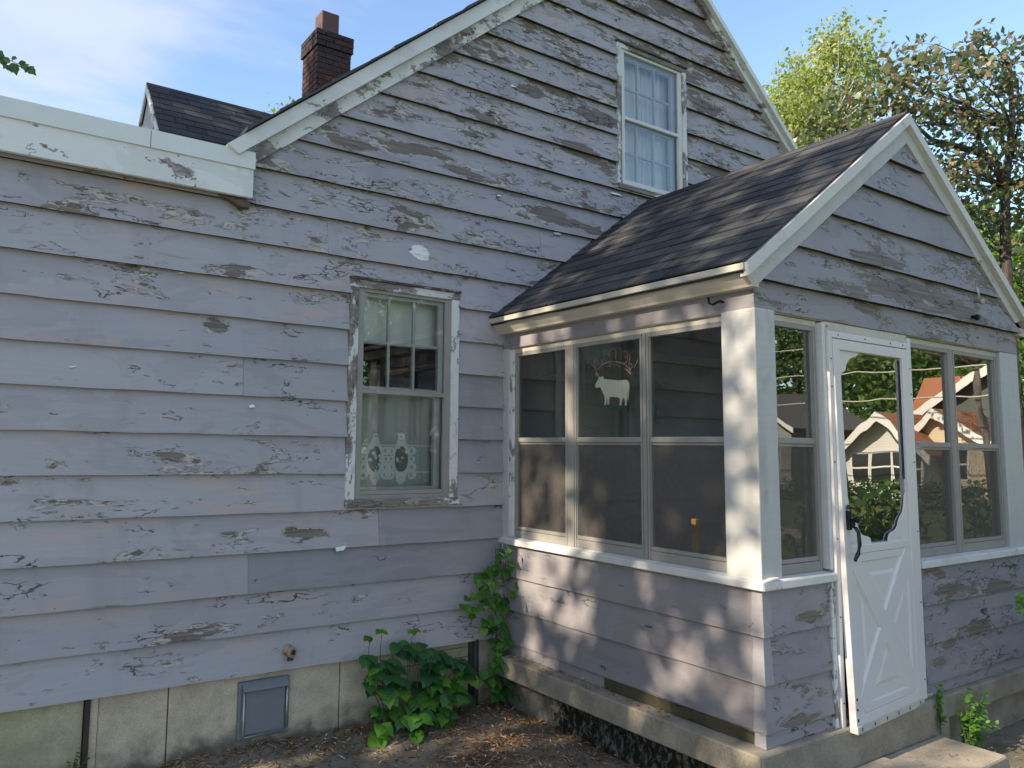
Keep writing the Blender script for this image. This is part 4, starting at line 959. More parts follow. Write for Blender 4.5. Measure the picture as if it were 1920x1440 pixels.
for j in range(N):
    for i in range(N): p = j*(N+1)+i; m.f.append((p, p+1, p+N+2, p+N+1))
m.build("ground", m_ground(), None, smooth=True, kind="structure", recalc=False)
lawnm = m_plain("lawn_grass", (.13,.15,.035), .9, .35, 3.0, .1)
def flat(nm, x0, x1, y0, y1, z, mat): MB().box(x0, x1, y0, y1, z-.05, z).build(nm, mat, None, kind="structure")
flat("lawn", 4.6, 11.4, -60, 60, -.326, lawnm); flat("lawn", 13.0, 60, -60, 60, -.328, lawnm); flat("lawn", -60, 4.6, -60, -5.2, -.324, lawnm)
flat("sidewalk", 11.45, 12.95, -60, 60, -.318, m_concrete("sidewalk_concrete", (.42,.38,.31)))
flat("bounce_slab", -14, -3.4, -14, -.9, -.322, m_concrete("bounce_slab_concrete", (.46,.44,.40)))  # last one: unseen pale slab added to bounce sunlight onto the main wall
st = MB(); st.prism([(.46, -.55), (.46, -.195), (1.50, -.190), (1.535, -.24), (1.56, -.55)], 'y', -2.475, -2.128)
tag(st.build("concrete_step", conc_st, None, bevel=.014), "worn concrete step below the white storm door", "step")

# dead leaves and seed husks
litm = MT("leaf_litter"); litm.bsdf(litm.ramp(litm.island(), [(0, (.10,.05,.025)), (.4, (.20,.11,.055)), (.75, (.31,.19,.10)), (.93, (.44,.31,.19)), (1, (.55,.45,.33))]), .85, None, .1)
V, Fc = [], []
def lit(x_, y_, s_, zz=None):
    z_ = (-.333 if zz is None else zz)+random.uniform(.002, .022); a = random.uniform(0, 6.28); l, w_ = s_*random.uniform(.8, 1.6), s_*random.uniform(.18, .42)
    c, s2 = math.cos(a), math.sin(a); tl = random.uniform(-.35, .35); i = len(V); k = random.uniform(.1, .5)*w_
    for (p, q, hh) in ((-l/2, 0, 0), (0, -w_/2, k), (l/2, 0, 0), (0, w_/2, k), (0, 0, 0)):
        V.append((x_+p*c-q*s2, y_+p*s2+q*c, z_+hh+tl*p))
    Fc.extend([(i, i+1, i+4), (i+1, i+2, i+4), (i+2, i+3, i+4), (i+3, i, i+4)])
n = 0
while n < 5200:
    x_, y_ = random.uniform(-2.3, .0), random.uniform(-1.75, .0)
    d = math.exp(y_/.28)*.75 + .9*math.exp(-((x_+.45)**2+(y_+.55)**2)/.16) + .5*math.exp(-((x_+.75)**2+(y_+.95)**2)/.10) + .45*math.exp(x_/.14) + .05
    d *= .35+1.1*(.5+.5*wob(x_*2.3+y_*3.1, 2))*(.5+.5*wob(y_*2.7-x_*1.3, 5))
    if random.random() < d*.75:
        g = -.335 - .03*max(0, min(1, (x_+2)/2.2)) + .02*math.exp(-(y_/.25)**2)
        lit(x_, y_, random.uniform(.018, .042), g-.002); n += 1
for k in range(160): lit(-.006-.10*random.random(), random.uniform(-1.6, -.1), .022, -.001)
for k in range(60): lit(random.uniform(1.55, 2.4), random.uniform(-2.5, -2.15), .03, -.335)
for k in range(22): lit(random.uniform(.9, 1.5), random.uniform(-2.42, -2.14), .025, -.193)
me = bpy.data.meshes.new("leaf_litter"); me.from_pydata(V, [], Fc); link("leaf_litter", me, litm.m, None, kind="stuff")

dv, df = [], []
V, Fc = dv, df
for k in range(420):
    t = random.random()**2.2; x_ = -.13+1.5*t; lit(x_+random.uniform(0,.05), -.01-abs(random.gauss(0,.03)), random.uniform(.015,.035), pr_z(x_)+.012)
for k in range(70):
    y_ = random.uniform(-DP, -.1); x_ = random.choice((-.125, random.uniform(-.1, 1.2))); lit(x_, y_, random.uniform(.012,.028), pr_z(x_)+.016)
me = bpy.data.meshes.new("roof_debris"); me.from_pydata(dv, [], df); link("roof_debris", me, litm.m, None, kind="stuff")
# =================================================================== PLANTS WITH SINGLE LEAVES
def leaf_mesh(kind, seed):
    # outline of half a leaf (x along, y half width), mirrored, folded on the midrib
    if kind == 'ovate': half = [(0, .0), (.06, .16), (.18, .30), (.34, .37), (.50, .35), (.64, .28), (.72, .26), (.80, .17), (.90, .08), (1, 0)]
    elif kind == 'lobed': half = [(0, 0), (.04, .14), (.16, .34), (.34, .50), (.40, .44), (.44, .33), (.55, .34), (.66, .30), (.70, .22), (.82, .12), (1, 0)]
    else: half = [(0, 0), (.1, .20), (.3, .34), (.5, .34), (.62, .27), (.66, .28), (.78, .18), (1, 0)]
    v, f = [], []
    for x_, y_ in half: v.append((x_, 0, .10*math.sin(x_*3.0)*(.6+.6*h1(seed))-.16*x_*x_))
    nh = len(half)
    for s_ in (1, -1):
        b0 = len(v)
        for k, (x_, y_) in enumerate(half):
            yy = y_*(1+.12*(h1(seed, k, s_)-.5)); v.append((x_+.02*(h1(seed, k)-.5), s_*yy, v[k][2]+.18*yy-.35*yy*yy*(1+h1(seed, 9))))
        for k in range(nh-1):
            q = (k, k+1, b0+k+1, b0+k); f.append(q if s_ < 0 else q[::-1])
    me = bpy.data.meshes.new("leaf"); me.from_pydata(v, [], f); me.polygons.foreach_set("use_smooth", [True]*len(f)); me.update(); return me
dark_leaf = m_leaf("dark_green_leaf", [(.018,.085,.028), (.028,.11,.034), (.04,.14,.036), (.06,.18,.04)], .30, .45, 'rnd')
lime_leaf = m_leaf("lime_green_leaf", [(.07,.20,.03), (.11,.27,.035), (.16,.32,.05)], .45, .45, 'rnd')
vine_leaf = m_leaf("vine_green_leaf", [(.035,.13,.02), (.055,.18,.025), (.09,.23,.03)], .45, .45, 'rnd')
stemm = m_plain("stem_green", (.07,.10,.03), .7)
def put_leaf(parent, me, mat, p, d, up, s_):
    key = (me.name, mat.name)
    if key not in LV: c = me.copy(); c.materials.clear(); c.materials.append(mat); c.name = "leaf"; LV[key] = c
    o = link("leaf", LV[key], None, parent)
    d = Vector(d).normalized(); up = Vector(up); y_ = up.cross(d).normalized(); z_ = d.cross(y_)
    mm = Matrix((d*s_, y_*s_, z_*s_)).transposed().to_4x4(); mm.translation = p; o.matrix_basis = mm
LV = {}
OV = [leaf_mesh('ovate', k) for k in range(3)]; LB = [leaf_mesh('lobed', k+5) for k in range(3)]; SM = [leaf_mesh('small', k+9) for k in range(2)]
bush = thing("leafy_seedling_bush", "low dark green leafy bush growing against the foundation beside the corner", "bush", (-.75, -.16, -.33))
stems = MB()
for k in range(84):
    t = random.random(); x_ = -1.13+.76*random.random(); hmax = .52*(1-.45*max(0, (x_+.75)/.4)) if x_ > -1.02 else .50
    zz = -.30+.93*hmax*random.random()**.9; y_ = -.06-.20*random.random()*(1-.5*(zz+.3)/.5)-.10*(zz < -.12)*random.random()
    p = Vector((x_, y_, zz)); 
    for j in range(random.choice((2, 3, 3))):
        a = random.uniform(-1.2, 1.2)+(j-1)*.9
        d = Vector((math.sin(a)*.9, -.55-.3*random.random(), -.55+.45*random.random())); s_ = random.uniform(.07, .125)
        mat = lime_leaf if (zz < -.05 and y_ < -.13 and random.random() < .60) or (x_ < -1.02 and random.random() < .5) else dark_leaf
        if random.random() < .10 and zz > .1: mat = vine_leaf
        put_leaf(bush, random.choice(OV+OV+LB), mat, p, d, Vector((random.uniform(-.4,.4), -.45, 1)), s_)
    if k % 2 == 0: stems.tube([(x_*.55-.34, -.13, -.335), ((x_+x_*.55-.34)/2, y_*.8, (zz-.335)/2+.04), tuple(p)], [.005, .004, .0025], 4)
for q in ((-1.10, -.12, .17, -1.10, .27), (-1.02, -.12, .16, -1.02, .30), (-.80, -.1, .1, -.78, .27)):
    stems.tube([(q[0], q[1], -.05), (q[0], q[1], q[2]), (q[3]+.01, q[1], q[4]-.02)], [.004, .003, .002], 4)
    for j in range(3): put_leaf(bush, random.choice(OV), random.choice((vine_leaf, lime_leaf)), (q[3], q[1], q[4]-.03), (random.uniform(-1,1), -.5, -.2), (0,-.4,1), .06)
stems.build("stems", stemm, bush)
vine = thing("corner_vine", "tall bright green vine climbing the inside corner beside the porch", "vine", (-.12, -.10, -.33))
stems = MB(); pts = [(-.10, -.10, -.335), (-.11, -.09, -.1), (-.10, -.075, .2), (-.12, -.07, .45), (-.10, -.07, .62), (-.12, -.08, .74)]
stems.tube(pts, [.007, .006, .005, .004, .003, .002], 5)
for k in range(74):
    zz = -.26+.98*(k/74)+random.uniform(-.03, .03); wd = .09 if zz < .1 else (.17 if .25 < zz < .55 else .10); 
    if zz > .6: wd = .05
    x_ = -.12+random.gauss(0, wd*.6); y_ = -.09-abs(random.gauss(0, .06))
    c = Vector((-.11, -.08, zz+.03)); p = Vector((x_, y_, zz)); stems.tube([tuple(c), tuple((c+p)/2+Vector((0,0,.02))), tuple(p)], .0016, 3)
    for j in range(2):
        put_leaf(vine, random.choice(LB+LB+OV), vine_leaf if random.random() < .7 else (lime_leaf if random.random() < .4 else dark_leaf), p, Vector((random.uniform(-1,1), -.5*random.random(), -.75+.6*random.random())), Vector((random.uniform(-.3,.3), -.7, .8)), random.uniform(.05, .092)*(1 if zz < .6 else .75))
for (x_, zz) in ((-.36, .40), (-.40, .36), (-.30, .33), (-.30, .42), (.00, .60), (.03, .52), (-.30, -.12), (-.34, -.10)):
    c = Vector((-.12, -.08, zz-.03)); p = Vector((x_, -.12, zz)); stems.tube([tuple(c), tuple(p)], .0016, 3)
    for j in range(3): put_leaf(vine, random.choice(LB), lime_leaf if x_ < -.29 else vine_leaf, p, (random.uniform(-1,1), -.4, random.uniform(-.6,.2)), (0,-.6,.8), .07)
stems.build("stems", stemm, vine)
def weed(nm, label, base, n, hgt, spread, mat, ls, cat="weed", lean=(0,0)):
    w = thing(nm, label, cat, base); sm = MB(); b = Vector(base)
    for k in range(n):
        a = random.uniform(0, 6.28); tip = b+Vector((math.cos(a)*spread*random.random()+lean[0]*random.random(), math.sin(a)*spread*.6*random.random()+lean[1]*random.random(), hgt*random.uniform(.4, 1)))
        mid = (b+tip)/2+Vector((0,0,hgt*.12)); sm.tube([tuple(b), tuple(mid), tuple(tip)], [.003,.002,.001], 4)
        for j in range(7):
            t = .25+.75*j/6; p = b*(1-t)**2+mid*2*t*(1-t)+tip*t*t
            put_leaf(w, random.choice(SM), mat, p, (random.uniform(-1,1), random.uniform(-1,.3), random.uniform(-.2,.6)), (0,-.3,1), ls*random.uniform(.6,1.2))
    sm.build("stems", stemm, w); return w
weed("step_weed", "bright green feathery weed beside the concrete step and door", (1.70, -2.20, -.335), 24, .36, .16, lime_leaf, .045, lean=(.25,.0))
weed("step_weed", "thin weed climbing the right door jamb from the slab", (1.52, -2.14, -.19), 5, .26, .03, lime_leaf, .040)
weed("wall_weed", "thin dark weed sprouting before the dark foundation post", (-2.72, -.03, -.34), 7, .20, .10, vine_leaf, .022)
weed("wall_weed", "small light green weed under the green foundation panel", (-2.98, -.10, -.34), 7, .16, .06, lime_leaf, .06)

# =================================================================== TREES
def leaf_cloud(pts, size, jitter, per, flat_=.0, droop=0., rngs=1):
    g = np.random.default_rng(rngs); P = np.repeat(np.asarray(pts, float), per, axis=0); n = len(P)
    P = P+g.normal(0, 1, (n, 3))*jitter
    d = g.normal(0, 1, (n, 3)); d[:, 2] = d[:, 2]*(1-flat_)-droop; d /= np.linalg.norm(d, axis=1)[:, None]
    r = g.normal(0, 1, (n, 3)); r[:, 2] *= .6; y = np.cross(d, r); y /= np.linalg.norm(y, axis=1)[:, None]; z = np.cross(d, y)
    s = size*g.uniform(.6, 1.25, n)[:, None]
    a = P; b = P+d*s*.5+y*s*.28+z*s*.08; c = P+d*s; e = P+d*s*.5-y*s*.28+z*s*.08
    V = np.stack([a, b, c, e], 1).reshape(-1, 3); 
    return V
def cloud_mesh(nm, V):
    n = len(V)//4; me = bpy.data.meshes.new(nm); me.vertices.add(len(V)); me.vertices.foreach_set("co", V.astype(np.float32).ravel())
    me.loops.add(n*4); me.polygons.add(n); me.loops.foreach_set("vertex_index", np.arange(n*4, dtype=np.int32)); me.polygons.foreach_set("loop_start", np.arange(0, n*4, 4, dtype=np.int32)); me.polygons.foreach_set("loop_total", np.full(n, 4, np.int32)); me.update(calc_edges=True); return me
def limb(m, a, b, r0, r1, sag=.1, n=5, seed=0):
    a, b = Vector(a), Vector(b); L = (b-a).length; pts = []
    for i in range(n+1):
        t = i/n; p = a.lerp(b, t)+Vector((wob(t*2, seed), wob(t*2, seed+4), wob(t*2, seed+8)*.5+sag*4*t*(1-t)))*L*.05*(1 if 0 < i < n else 0); pts.append(tuple(p))
    m.tube(pts, [r0+(r1-r0)*i/n for i in range(n+1)], 7); return pts
def tree(nm, label, base, trunk_pts, clumps, leafmat, barkmat, size, jitter, per, droop=0., flat_=0., r0=.18, seed=1, group=None, twig=.012, cat="tree", every=3):
    t = thing(nm, label, cat, base, group); m = MB()
    r_ = [r0*(1-.75*i/(len(trunk_pts)-1)) for i in range(len(trunk_pts))]; m.tube(trunk_pts, r_, 10)
    tp = [Vector(p) for p in trunk_pts]
    for k, c in enumerate(clumps):
        if k % every: continue
        c = Vector(c); best = min(tp[1:], key=lambda q: (q-c).length + (1.0 if q.z > c.z+.2 else 0)); limb(m, best, c, min(.05, twig*4), twig*.5, seed=seed+k)
    m.build("trunk", barkmat, t, smooth=True)
    link("crown", cloud_mesh("crown", leaf_cloud(clumps, size, jitter, per, flat_, droop, seed)), leafmat, t)
    return t
def blob_clumps(c, rad, n, seed, hollow=.35, low=-1.):
    g = np.random.default_rng(seed); out = []
    while len(out) < n:
        d = g.normal(0, 1, 3); d /= np.linalg.norm(d)
        if d[2] < low: continue
        lob = 1+.28*math.sin(d[0]*4+seed)*math.cos(d[1]*5+seed*2)+.15*math.sin(d[2]*7+seed)
        r_ = (hollow+(1-hollow)*g.random()**.6)*lob; out.append((c[0]+d[0]*rad[0]*r_, c[1]+d[1]*rad[1]*r_, c[2]+d[2]*rad[2]*r_))
    return out
bark = m_bark("grey_bark", (.05,.042,.035), (.14,.12,.10)); birch_b = m_bark("birch_bark", (.20,.18,.15), (.62,.58,.50), 6, (1,1,2)); crab_b = m_bark("crab_bark", (.035,.03,.028), (.12,.10,.085), 14)
birch_l = m_leaf("birch_leaves", [(.17,.23,.06), (.25,.30,.08), (.34,.38,.13), (.20,.26,.07)], .45, .5)
crab_l = m_leaf("crabapple_leaves", [(.06,.10,.055), (.09,.13,.06), (.075,.115,.055), (.20,.17,.08), (.12,.155,.07), (.065,.105,.06), (.23,.13,.105), (.11,.15,.065)], .40, .38, spec=.6)
green_l = m_leaf("maple_leaves", [(.03,.075,.015), (.045,.10,.02), (.065,.13,.025), (.09,.16,.03)], .40, .5)
lime_tl = m_leaf("lime_tree_leaves", [(.08,.16,.02), (.13,.22,.03), (.18,.26,.04)], .45, .5)
dark_tl = m_leaf("evergreen_leaves", [(.012,.03,.014), (.02,.042,.018), (.028,.055,.02)], .15, .5)
# birch beyond the house
bc = []
g = np.random.default_rng(4)
Fh = Vector((.538,.837,0)).normalized(); Rh = Vector((Fh.y,-Fh.x,0))
for (u, v, rr, n) in ((.2, 11.9, .75, 24), (-.5, 11.2, .9, 30), (.75, 11.6, .7, 20), (-1.1, 10.3, .9, 34), (.1, 10.3, 1.0, 34), (1.0, 10.6, .75, 20), (-1.35, 9.2, .9, 30), (-.4, 9.2, 1.0, 34), (.6, 9.3, .9, 26), (1.3, 9.3, .6, 12), (0, 8.0, 1.3, 40), (-1, 7.8, 1.0, 24), (.9, 7.8, 1.0, 24), (1.9, 8.2, .8, 24), (2.2, 7.4, .9, 20)):
    for k in range(n):
        c = Vector((15.25, 6.4, 0))+Rh*(u+g.normal(0, rr*.42))+Fh*g.normal(0, .8)+Vector((0,0,v+g.normal(0, rr*.40)))
        for j in range(3): bc.append((c.x+g.normal(0,.04), c.y+g.normal(0,.04), c.z-.14*j))   # hanging strands
tree("birch_tree", "airy yellow-green birch rising behind the gable's right slope", (15.3, 6.5, -.33), [(15.3,6.5,-.35),(15.2,6.5,4),(15.35,6.4,7),(15.2,6.3,9.5),(15.4,6.3,12.1)], bc, birch_l, birch_b, .13, (.15,.15,.12), 18, droop=.7, r0=.17, seed=3, twig=.007)
CR = [(5.236,.094,5.362),(5.234,-.148,5.394),(5.423,-.292,5.576),(5.49,-.192,5.383),(5.853,-.305,5.372),(5.85,-.355,5.799),(6.039,-.461,5.68),(6.411,-.625,6.042),(6.105,-.416,5.944),(6.378,-.415,5.468),(6.519,-.536,5.72),(6.833,-.641,5.897),(7.094,-.718,6.141),(7.146,-.706,5.759),(6.694,-.619,5.473),(7.15,-.653,5.312),(6.443,-.541,5.179),(5.887,-.375,4.786),(6.207,-.451,4.707),(6.135,-.442,5.011),(6.683,-.536,4.849),(7.202,-.641,4.931),(6.858,-.618,4.602),(6.327,-.499,4.465),(6.717,-.497,4.35),(7.232,-.606,4.485),(6.005,-.421,4.547),(6.462,-.317,4.221),(6.843,-.54,4.04),(7.339,-.628,4.104),(5.558,.03,5.164),(5.391,.245,5.264),(7.348,-.812,5.571),(7.453,-.787,4.807),(5.172,-.129,5.572),(7.0,-.5,3.7),(7.4,-.6,3.5)]
cc = []
for p in CR:
    for k in range(9): cc.append((p[0]+g.normal(0,.17), p[1]+g.normal(0,.30), p[2]+g.normal(0,.12)))
for k in range(70): cc.append((7.6+g.normal(0,.55), -.9+g.normal(0,.7), 4.9+g.normal(0,.7)))
crab = tree("crabapple_tree", "bronze-leaved crabapple with dark limbs reaching over the porch roof peak", (6.93, -.57, -.33), [(6.95,-.57,-.35),(6.94,-.57,2.2),(6.94,-.567,3.73),(6.89,-.63,4.54),(6.95,-.72,5.3),(6.9,-.75,6.0)], cc, crab_l, crab_b, .095, (.055,.075,.05), 15, droop=.25, r0=.085, seed=8, twig=.003, every=6)
m = MB(); m.tube([(6.89,-.62,4.42),(6.80,-.60,4.80),(6.62,-.50,4.93),(6.35,-.36,5.0),(6.10,-.22,5.06),(5.95,-.12,5.24),(5.90,-.05,5.42)], [.05,.045,.04,.034,.026,.018,.01], 8)
m.tube([(6.35,-.36,5.0),(6.05,-.25,4.99),(5.8,-.14,4.97)], [.02,.015,.01], 6); m.tube([(6.62,-.52,4.93),(6.5,-.5,5.3),(6.35,-.5,5.6),(6.2,-.45,5.8)], [.025,.02,.014,.008], 6); m.tube([(6.92,-.70,4.9),(7.05,-.75,5.3),(7.0,-.78,5.8)], [.03,.02,.01], 6)
m.build("limb", crab_b, crab, smooth=True)
tree("lime_green_tree", "sunlit lime green tree behind the crabapple trunk", (13.4, 2.3, -.33), [(13.4,2.3,-.35),(13.4,2.3,3),(13.4,2.3,5)], blob_clumps((13.4, 2.0, 4.6), (1.9,1.7,1.9), 90, 5), lime_tl, bark, .17, (.22,.22,.18), 60, r0=.12, seed=12)
for i, (c, rad, lab) in enumerate((((12.6, 1.25, 2.9), (1.3, 1.3, 2.9), "dark leafy tree right behind the porch's far eave"), ((15.8, 2.3, 3.2), (2.0, 2.0, 3.4), "broad dark tree farther behind the porch roof"))):
    tree("shade_tree", lab, (c[0], c[1], -.33), [(c[0],c[1],-.35),(c[0],c[1],c[2])], blob_clumps(c, rad, 90, 20+i), green_l, bark, .18, (.25,.25,.22), 55, r0=.14, seed=30+i)
tp = blob_clumps((4.9, 18.8, 10.6), (1.6,1.6,1.8), 40, 9)
tree("distant_tree", "sunlit treetop peeking over the main roof edge beside the chimney", (4.9, 18.8, -.33), [(4.9,18.8,-.35),(4.9,18.8,6),(4.9,18.8,10)], tp, lime_tl, bark, .22, (.3,.3,.3), 30, r0=.2, seed=41)

# shade maple standing west of the house, just outside the picture; one of its sprays hangs into view
mc = blob_clumps((-10.5, -1.2, 6.6), (2.2, 3.4, 2.7), 150, 17, .15)
for (y_, z_) in ((.3, 9.2), (-.5, 9.7), (-2.2, 9.2), (1.2, 8.6), (-1.5, 10.2), (-.9, 8.9), (-2.9, 8.4), (-.1, 10.7)): mc += blob_clumps((-10.8, y_, z_), (.9, .5, .36), 8 if z_ > 9.0 else 12, int(y_*10)+80, .2)
for (y_, z_) in ((3.3, 10.4), (4.2, 10.9), (2.7, 11.4), (3.6, 9.6), (3.2, 12.2), (4.4, 9.8), (2.2, 10.4), (3.9, 11.9), (2.4, 9.2)): mc += blob_clumps((-10.8, y_, z_), (.9, .65, .6), 14, int(y_*10)+90, .2)
maple = tree("maple_tree", "large maple west of the house whose leafy spray hangs above the flat roof", (-11.0, -.6, -.33), [(-11,-.6,-.35),(-10.9,-.7,2.5),(-10.7,-.8,5),(-10.5,-.9,7.5),(-10.4,-.6,9),(-10.6,1.2,10.2),(-10.8,3.2,11)], mc, green_l, bark, .20, (.19,.21,.17), 34, r0=.28, seed=23)
m = MB(); m.tube([(-10.8,-.8,4.5),(-8.5,1.2,5.6),(-6,3.0,5.9),(-4.2,4.1,5.65),(-3.3,4.5,5.45)], [.09,.06,.035,.015,.006], 7)
m.tube([(-3.5,4.45,5.5),(-3.2,4.5,5.40),(-2.95,4.42,5.30)], [.006,.004,.003], 5); m.build("limb", bark, maple, smooth=True)
for q in ((-3.20,4.52,5.44,.13),(-3.16,4.5,5.38,.12),(-3.08,4.46,5.37,.10),(-3.05,4.47,5.33,.13),(-3.02,4.45,5.40,.07),(-2.94,4.42,5.33,.11),(-2.92,4.40,5.29,.13),(-2.97,4.42,5.36,.08),(-3.12,4.5,5.30,.11),(-3.3,4.55,5.45,.12)):
    put_leaf(maple, random.choice(LB), bpy.data.materials["maple_leaf_single"] if "maple_leaf_single" in bpy.data.materials else m_leaf("maple_leaf_single", [(.05,.11,.04),(.07,.15,.05),(.06,.12,.05)], .35, .5, 'rnd'), q[:3], (random.uniform(-.5,1), random.uniform(-.5,.5), -.7), (random.uniform(-.5,.5), -.8, .4), q[3])

# juniper beside the step, just right of the frame: its tips and reflection are seen
def juniper(label, c, rad, n, seed, nm="juniper_bush"):
    g = np.random.default_rng(seed); cl = []
    m = MB()
    for k in range(n):
        a = g.random()*6.28; e = g.random()**.7; tip = Vector((c[0]+math.cos(a)*rad[0]*e*(.7+.5*g.random()), c[1]+math.sin(a)*rad[1]*e*(.7+.5*g.random()), c[2]+rad[2]*(1-.55*e*e)*(.55+.6*g.random())))
        b0 = Vector((c[0]+(tip.x-c[0])*.2, c[1]+(tip.y-c[1])*.2, c[2])); m.tube([tuple(b0), tuple(b0.lerp(tip, .5)+Vector((0,0,.06))), tuple(tip)], [.012,.007,.003], 4)
        for j in range(9):
            q = b0.lerp(tip, .25+.75*j/8)+Vector((0,0,.06*math.sin(3.1*j/8))); cl.append(tuple(q))
    t = thing(nm, label, "bush", (c[0], c[1], -.33)); m.build("stems", bark, t)
    link("foliage", cloud_mesh("foliage", leaf_cloud(cl, .085, (.045,.045,.04), 9, .2, -.2, seed)), jun_l, t); return t
jun_l = m_leaf("juniper_leaves", [(.03,.08,.025), (.05,.11,.03), (.08,.15,.045), (.12,.20,.05)], .25, .55)
juniper("dark green juniper sprawling beside the concrete step", (3.3, -3.25, -.33), (1.1, .7, 1.35), 60, 51)
juniper("second juniper farther along the porch front", (4.9, -2.9, -.33), (1.0, .8, 1.35), 60, 52)
m = MB(); m.tube([(2.2,-2.9,.3),(1.8,-2.72,.52),(1.47,-2.6,.62)], [.01,.006,.003], 5); jl = [(1.46+.03*i, -2.6-.012*i, .625-.014*i+.02*(i%2)) for i in range(12)]
w = thing("juniper_shoot", "bright green juniper shoot poking in at the right edge above the slab", "bush", (2.2, -2.9, -.33)); m.build("stem", stemm, w)
link("foliage", cloud_mesh("foliage", leaf_cloud(jl, .04, (.018,.015,.022), 26, 0, -.2, 77)), m_leaf("shoot_leaves", [(.10,.24,.03), (.16,.32,.05)], .4, .5), w)

# =================================================================== NEIGHBOURS ACROSS THE LAWN (seen mirrored in door and porch glass)
wsid = MT("neighbour_siding"); spz = wsid.n("ShaderNodeSeparateXYZ"); wsid.L(wsid.pos(), spz.inputs[0])
wsid.bsdf(wsid.mix(wsid.step(wsid.math('FRACT', wsid.math('MULTIPLY', spz.outputs[2], 9.)), .0, .12), (.35,.34,.32), (.70,.68,.63)), .6)
ysid = MT("neighbour_cream_siding"); spz = ysid.n("ShaderNodeSeparateXYZ"); ysid.L(ysid.pos(), spz.inputs[0])
ysid.bsdf(ysid.mix(ysid.step(ysid.math('FRACT', ysid.math('MULTIPLY', spz.outputs[2], 9.)), .0, .12), (.42,.36,.24), (.72,.62,.42)), .6)
oroof = MT("orange_shingle"); p = oroof.scale(oroof.pos(), (.3,1,4)); oroof.bsdf(oroof.mix(oroof.noise(p, 6, 5, .6), (.30,.11,.055), (.46,.20,.11)), .9)
nwhite = m_plain("neighbour_trim", (.78,.75,.70), .6, .04); nglass = m_glass("neighbour_glass", .1, 2.)
def gable_house(nm, label, x0, x1, ya, za, yl, yr, eave, apex, wallm, roofm, over=.35, openings=(), fascia=.22, cat="house"):
    t = thing(nm, label, cat, ((x0+x1)/2, (yl+yr)/2, -.33))
    m = MB(); m.prism([(yl, -.35), (yr, -.35), (yr, eave), (ya, apex), (yl, eave)], 'x', x0, x1); m.build("wall", wallm, t)
    sl_l = (apex-eave)/(ya-yl); sl_r = (apex-eave)/(yr-ya)
    for s_, yy, sl_ in ((-1, yl-over, sl_l), (1, yr+over, sl_r)):
        zz = apex-sl_*abs(yy-ya); up = .10
        m = MB(); m.prism([(ya, apex+up), (yy, zz+up), (yy, zz+up-.08), (ya, apex+up-.08)], 'x', x0-.45, x1+.3); m.build("roof", roofm, t)
        m = MB(); m.prism([(ya, apex+up-.0), (yy, zz+up), (yy, zz+up-fascia), (ya, apex+up-fascia)], 'x', x0-.51-.01*(s_ > 0), x0-.452); m.build("rake_board", nwhite, t)
    for (y0, y1, z0, z1) in openings:
        f = MB().box(x0-.03, x0+.0, y0-.07, y1+.07, z0-.07, z1+.07).build("window", nwhite, t)
        MB().box(x0-.045, x0-.031, y0, y1, z0, z1).build("window_pane", darkg, f); MB().box(x0-.06, x0-.046, y0, y1, (z0+z1)/2-.03, (z0+z1)/2+.03).build("window_rail", nwhite, f)
    return t
darkg = m_plain("dark_window", (.025,.028,.03), .08, .2, 3, .6)
gable_house("white_bungalow", "white bungalow porch with bowed gable and wide windows, mirrored in the door glass", 24.0, 27.5, -13.95, 2.85, -15.25, -12.55, 1.62, 2.75, wsid.m, oroof.m, .45, ((-15.0,-14.55,.42,1.45), (-14.42,-13.75,.42,1.45), (-13.62,-12.95,.42,1.45), (-12.9,-12.65,.42,1.45)), .30)
gable_house("cream_bungalow", "cream sided bungalow with low white gable, mirrored in the right porch windows", 25.2, 30, -12.6, 3.0, -13.8, -10.9, 1.75, 2.85, ysid.m, oroof.m, .5, ((-12.2,-11.75,.6,1.6),), .30)
gable_house("grey_house", "house with shade-dark wall colour and a steep white edged gable behind the cream bungalow", 28.0, 30.4, -11.3, 5.0, -14.3, -8.0, 3.1, 5.0, m_plain("eave_shade_siding", (.10,.115,.10), .8, .3), oroof.m, .3, (), .34)  # wall coloured dark to stand for deep eave shade
t = thing("orange_roof_house", "house with a broad orange shingled roof, mirrored in the right porch windows", "house", (33, -15.2, -.33))
MB().box(31.4, 36, -16.9, -12.6, -.35, 2.3).build("wall", m_plain("shady_wall", (.2,.2,.18), .8), t); m = MB(); m.prism([(31.0, 2.2), (33.6, 4.85), (36.4, 2.2), (36.4, 2.1), (33.6, 4.75), (31.0, 2.1)], 'y', -17.0, -12.4); m.build("roof", oroof.m, t)
gable_house("far_grey_house", "grey house far left in the mirrored view", 27, 33, -21.5, 4.2, -24, -19.2, 2.6, 4.1, m_plain("grey_siding", (.30,.30,.30), .7), m_plain("grey_roof", (.14,.135,.13), .9), .4, ((-22,-21,.6,1.7), (-20.6,-19.8,.6,1.7)), .2)
hg = thing("hedge", "low clipped hedge along the white bungalow", "hedge", (22.8, -13.8, -.33))
hp = [(22.8+g.normal(0,.25), y_, -.33+g.random()*.75) for y_ in np.linspace(-17, -10.5, 150)]
link("foliage", cloud_mesh("foliage", leaf_cloud(hp, .12, (.16,.12,.10), 40, 0, 0, 61)), green_l, hg)
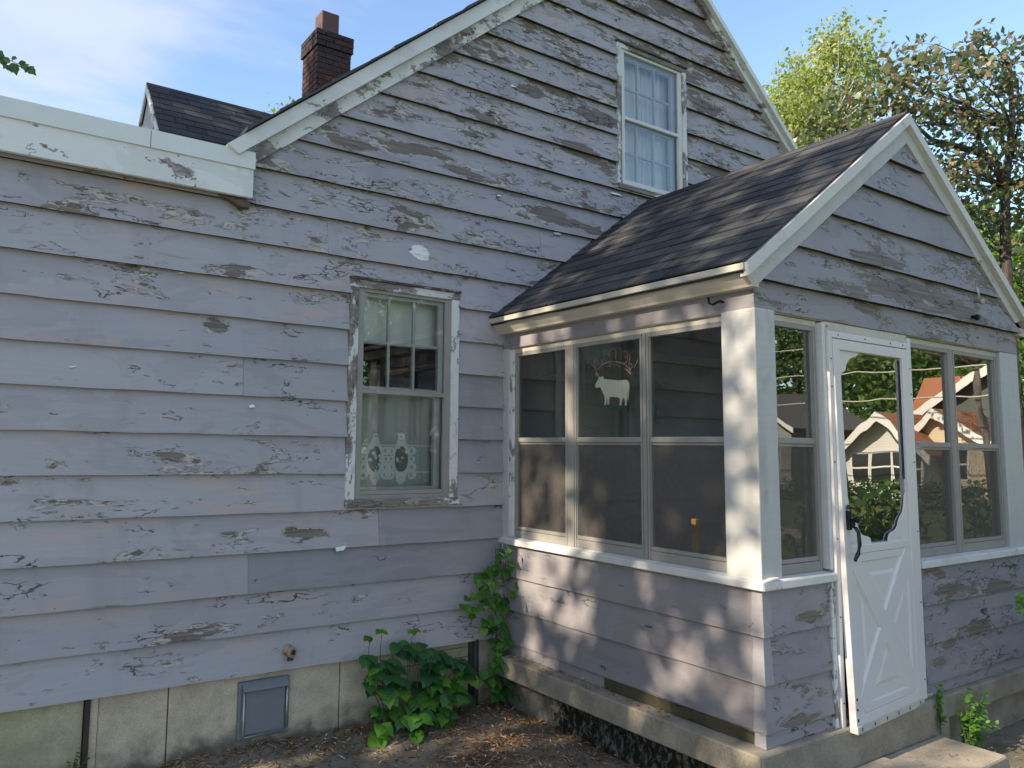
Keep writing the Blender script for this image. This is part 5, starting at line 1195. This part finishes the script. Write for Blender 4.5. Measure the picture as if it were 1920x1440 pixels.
# street trees behind the neighbours
street_l = m_leaf("street_tree_leaves", [(.06,.13,.025), (.09,.18,.035), (.13,.23,.05), (.18,.28,.07)], .45, .5)
proto = tree("street_tree", "tall green street tree behind the neighbouring bungalows", (40, -14, -.33), [(40,-14,-.35),(40,-14,4),(40,-14,7)], blob_clumps((40,-14,5.4), (4.4,4.4,6.6), 230, 71, .25, -.85), street_l, bark, .36, (.5,.5,.5), 44, r0=.35, seed=72, group="street trees behind the bungalows")
for k, (x_, y_, s_) in enumerate(((42,-20.5,1.15),(39,-26.5,1.0),(33,-30,1.0),(44,-8,1.1),(30,-37,1.1),(23,-31,.9),(41,-2.5,1.0),(52,-26,1.5),(55,-12,1.5),(18,-34,1.0))):
    copy_thing(proto, (x_, y_, -.33), None, s_, rz=k*1.3)
for k, (x_, y_, s_) in enumerate(((-29,-11,.72),(-28,-3,.75),(-27,6,.72),(-31,-20,.8),(-25,15,.75))):  # unseen west row, added to cut sky light on the porch side wall
    copy_thing(proto, (x_, y_, -.33), "unseen green tree added west of the house to dim the porch side", s_, rz=2+k*1.7)["group"] = "added western tree row"
proto2 = tree("yard_tree", "loose branched tree standing before the orange roof", (21.5, -9.6, -.33), [(21.5,-9.6,-.35),(21.4,-9.7,2),(21.5,-9.9,4.0)], blob_clumps((21.5,-10.6,5.6), (1.6,2.6,1.5), 60, 73, .3), green_l, bark, .20, (.3,.35,.25), 22, r0=.12, seed=74)
up_ = thing("utility_pole", "wooden utility pole carrying the street wires", "pole", (20.0, -24.0, -.33))
MB().tube([(20,-24,-.4),(20,-24,7.5)], [.15,.11], 10).build("pole", bark, up_, smooth=True); MB().box(19.93, 20.07, -24.9, -23.1, 6.6, 6.75).build("cross_arm", bark, up_)
wm = m_plain("wire_grey", (.5,.47,.4), .5)
for z0, z1 in ((4.05, 4.2), (3.15, 3.5), (4.9, 5.2)):
    n_ = 16; pts = [(20+.0*i, -24+42*i/n_, z0+(z1-z0)*i/n_-.5*4*(i/n_)*(1-i/n_)*.6) for i in range(n_+1)]
    tag(MB().tube(pts, .022, 5).build("street_wire", wm), {4.05: "middle overhead street wire seen mirrored in the door", 3.15: "lowest overhead street wire seen mirrored in the door", 4.9: "highest overhead street wire seen mirrored in the porch glass"}[z0], "wire")
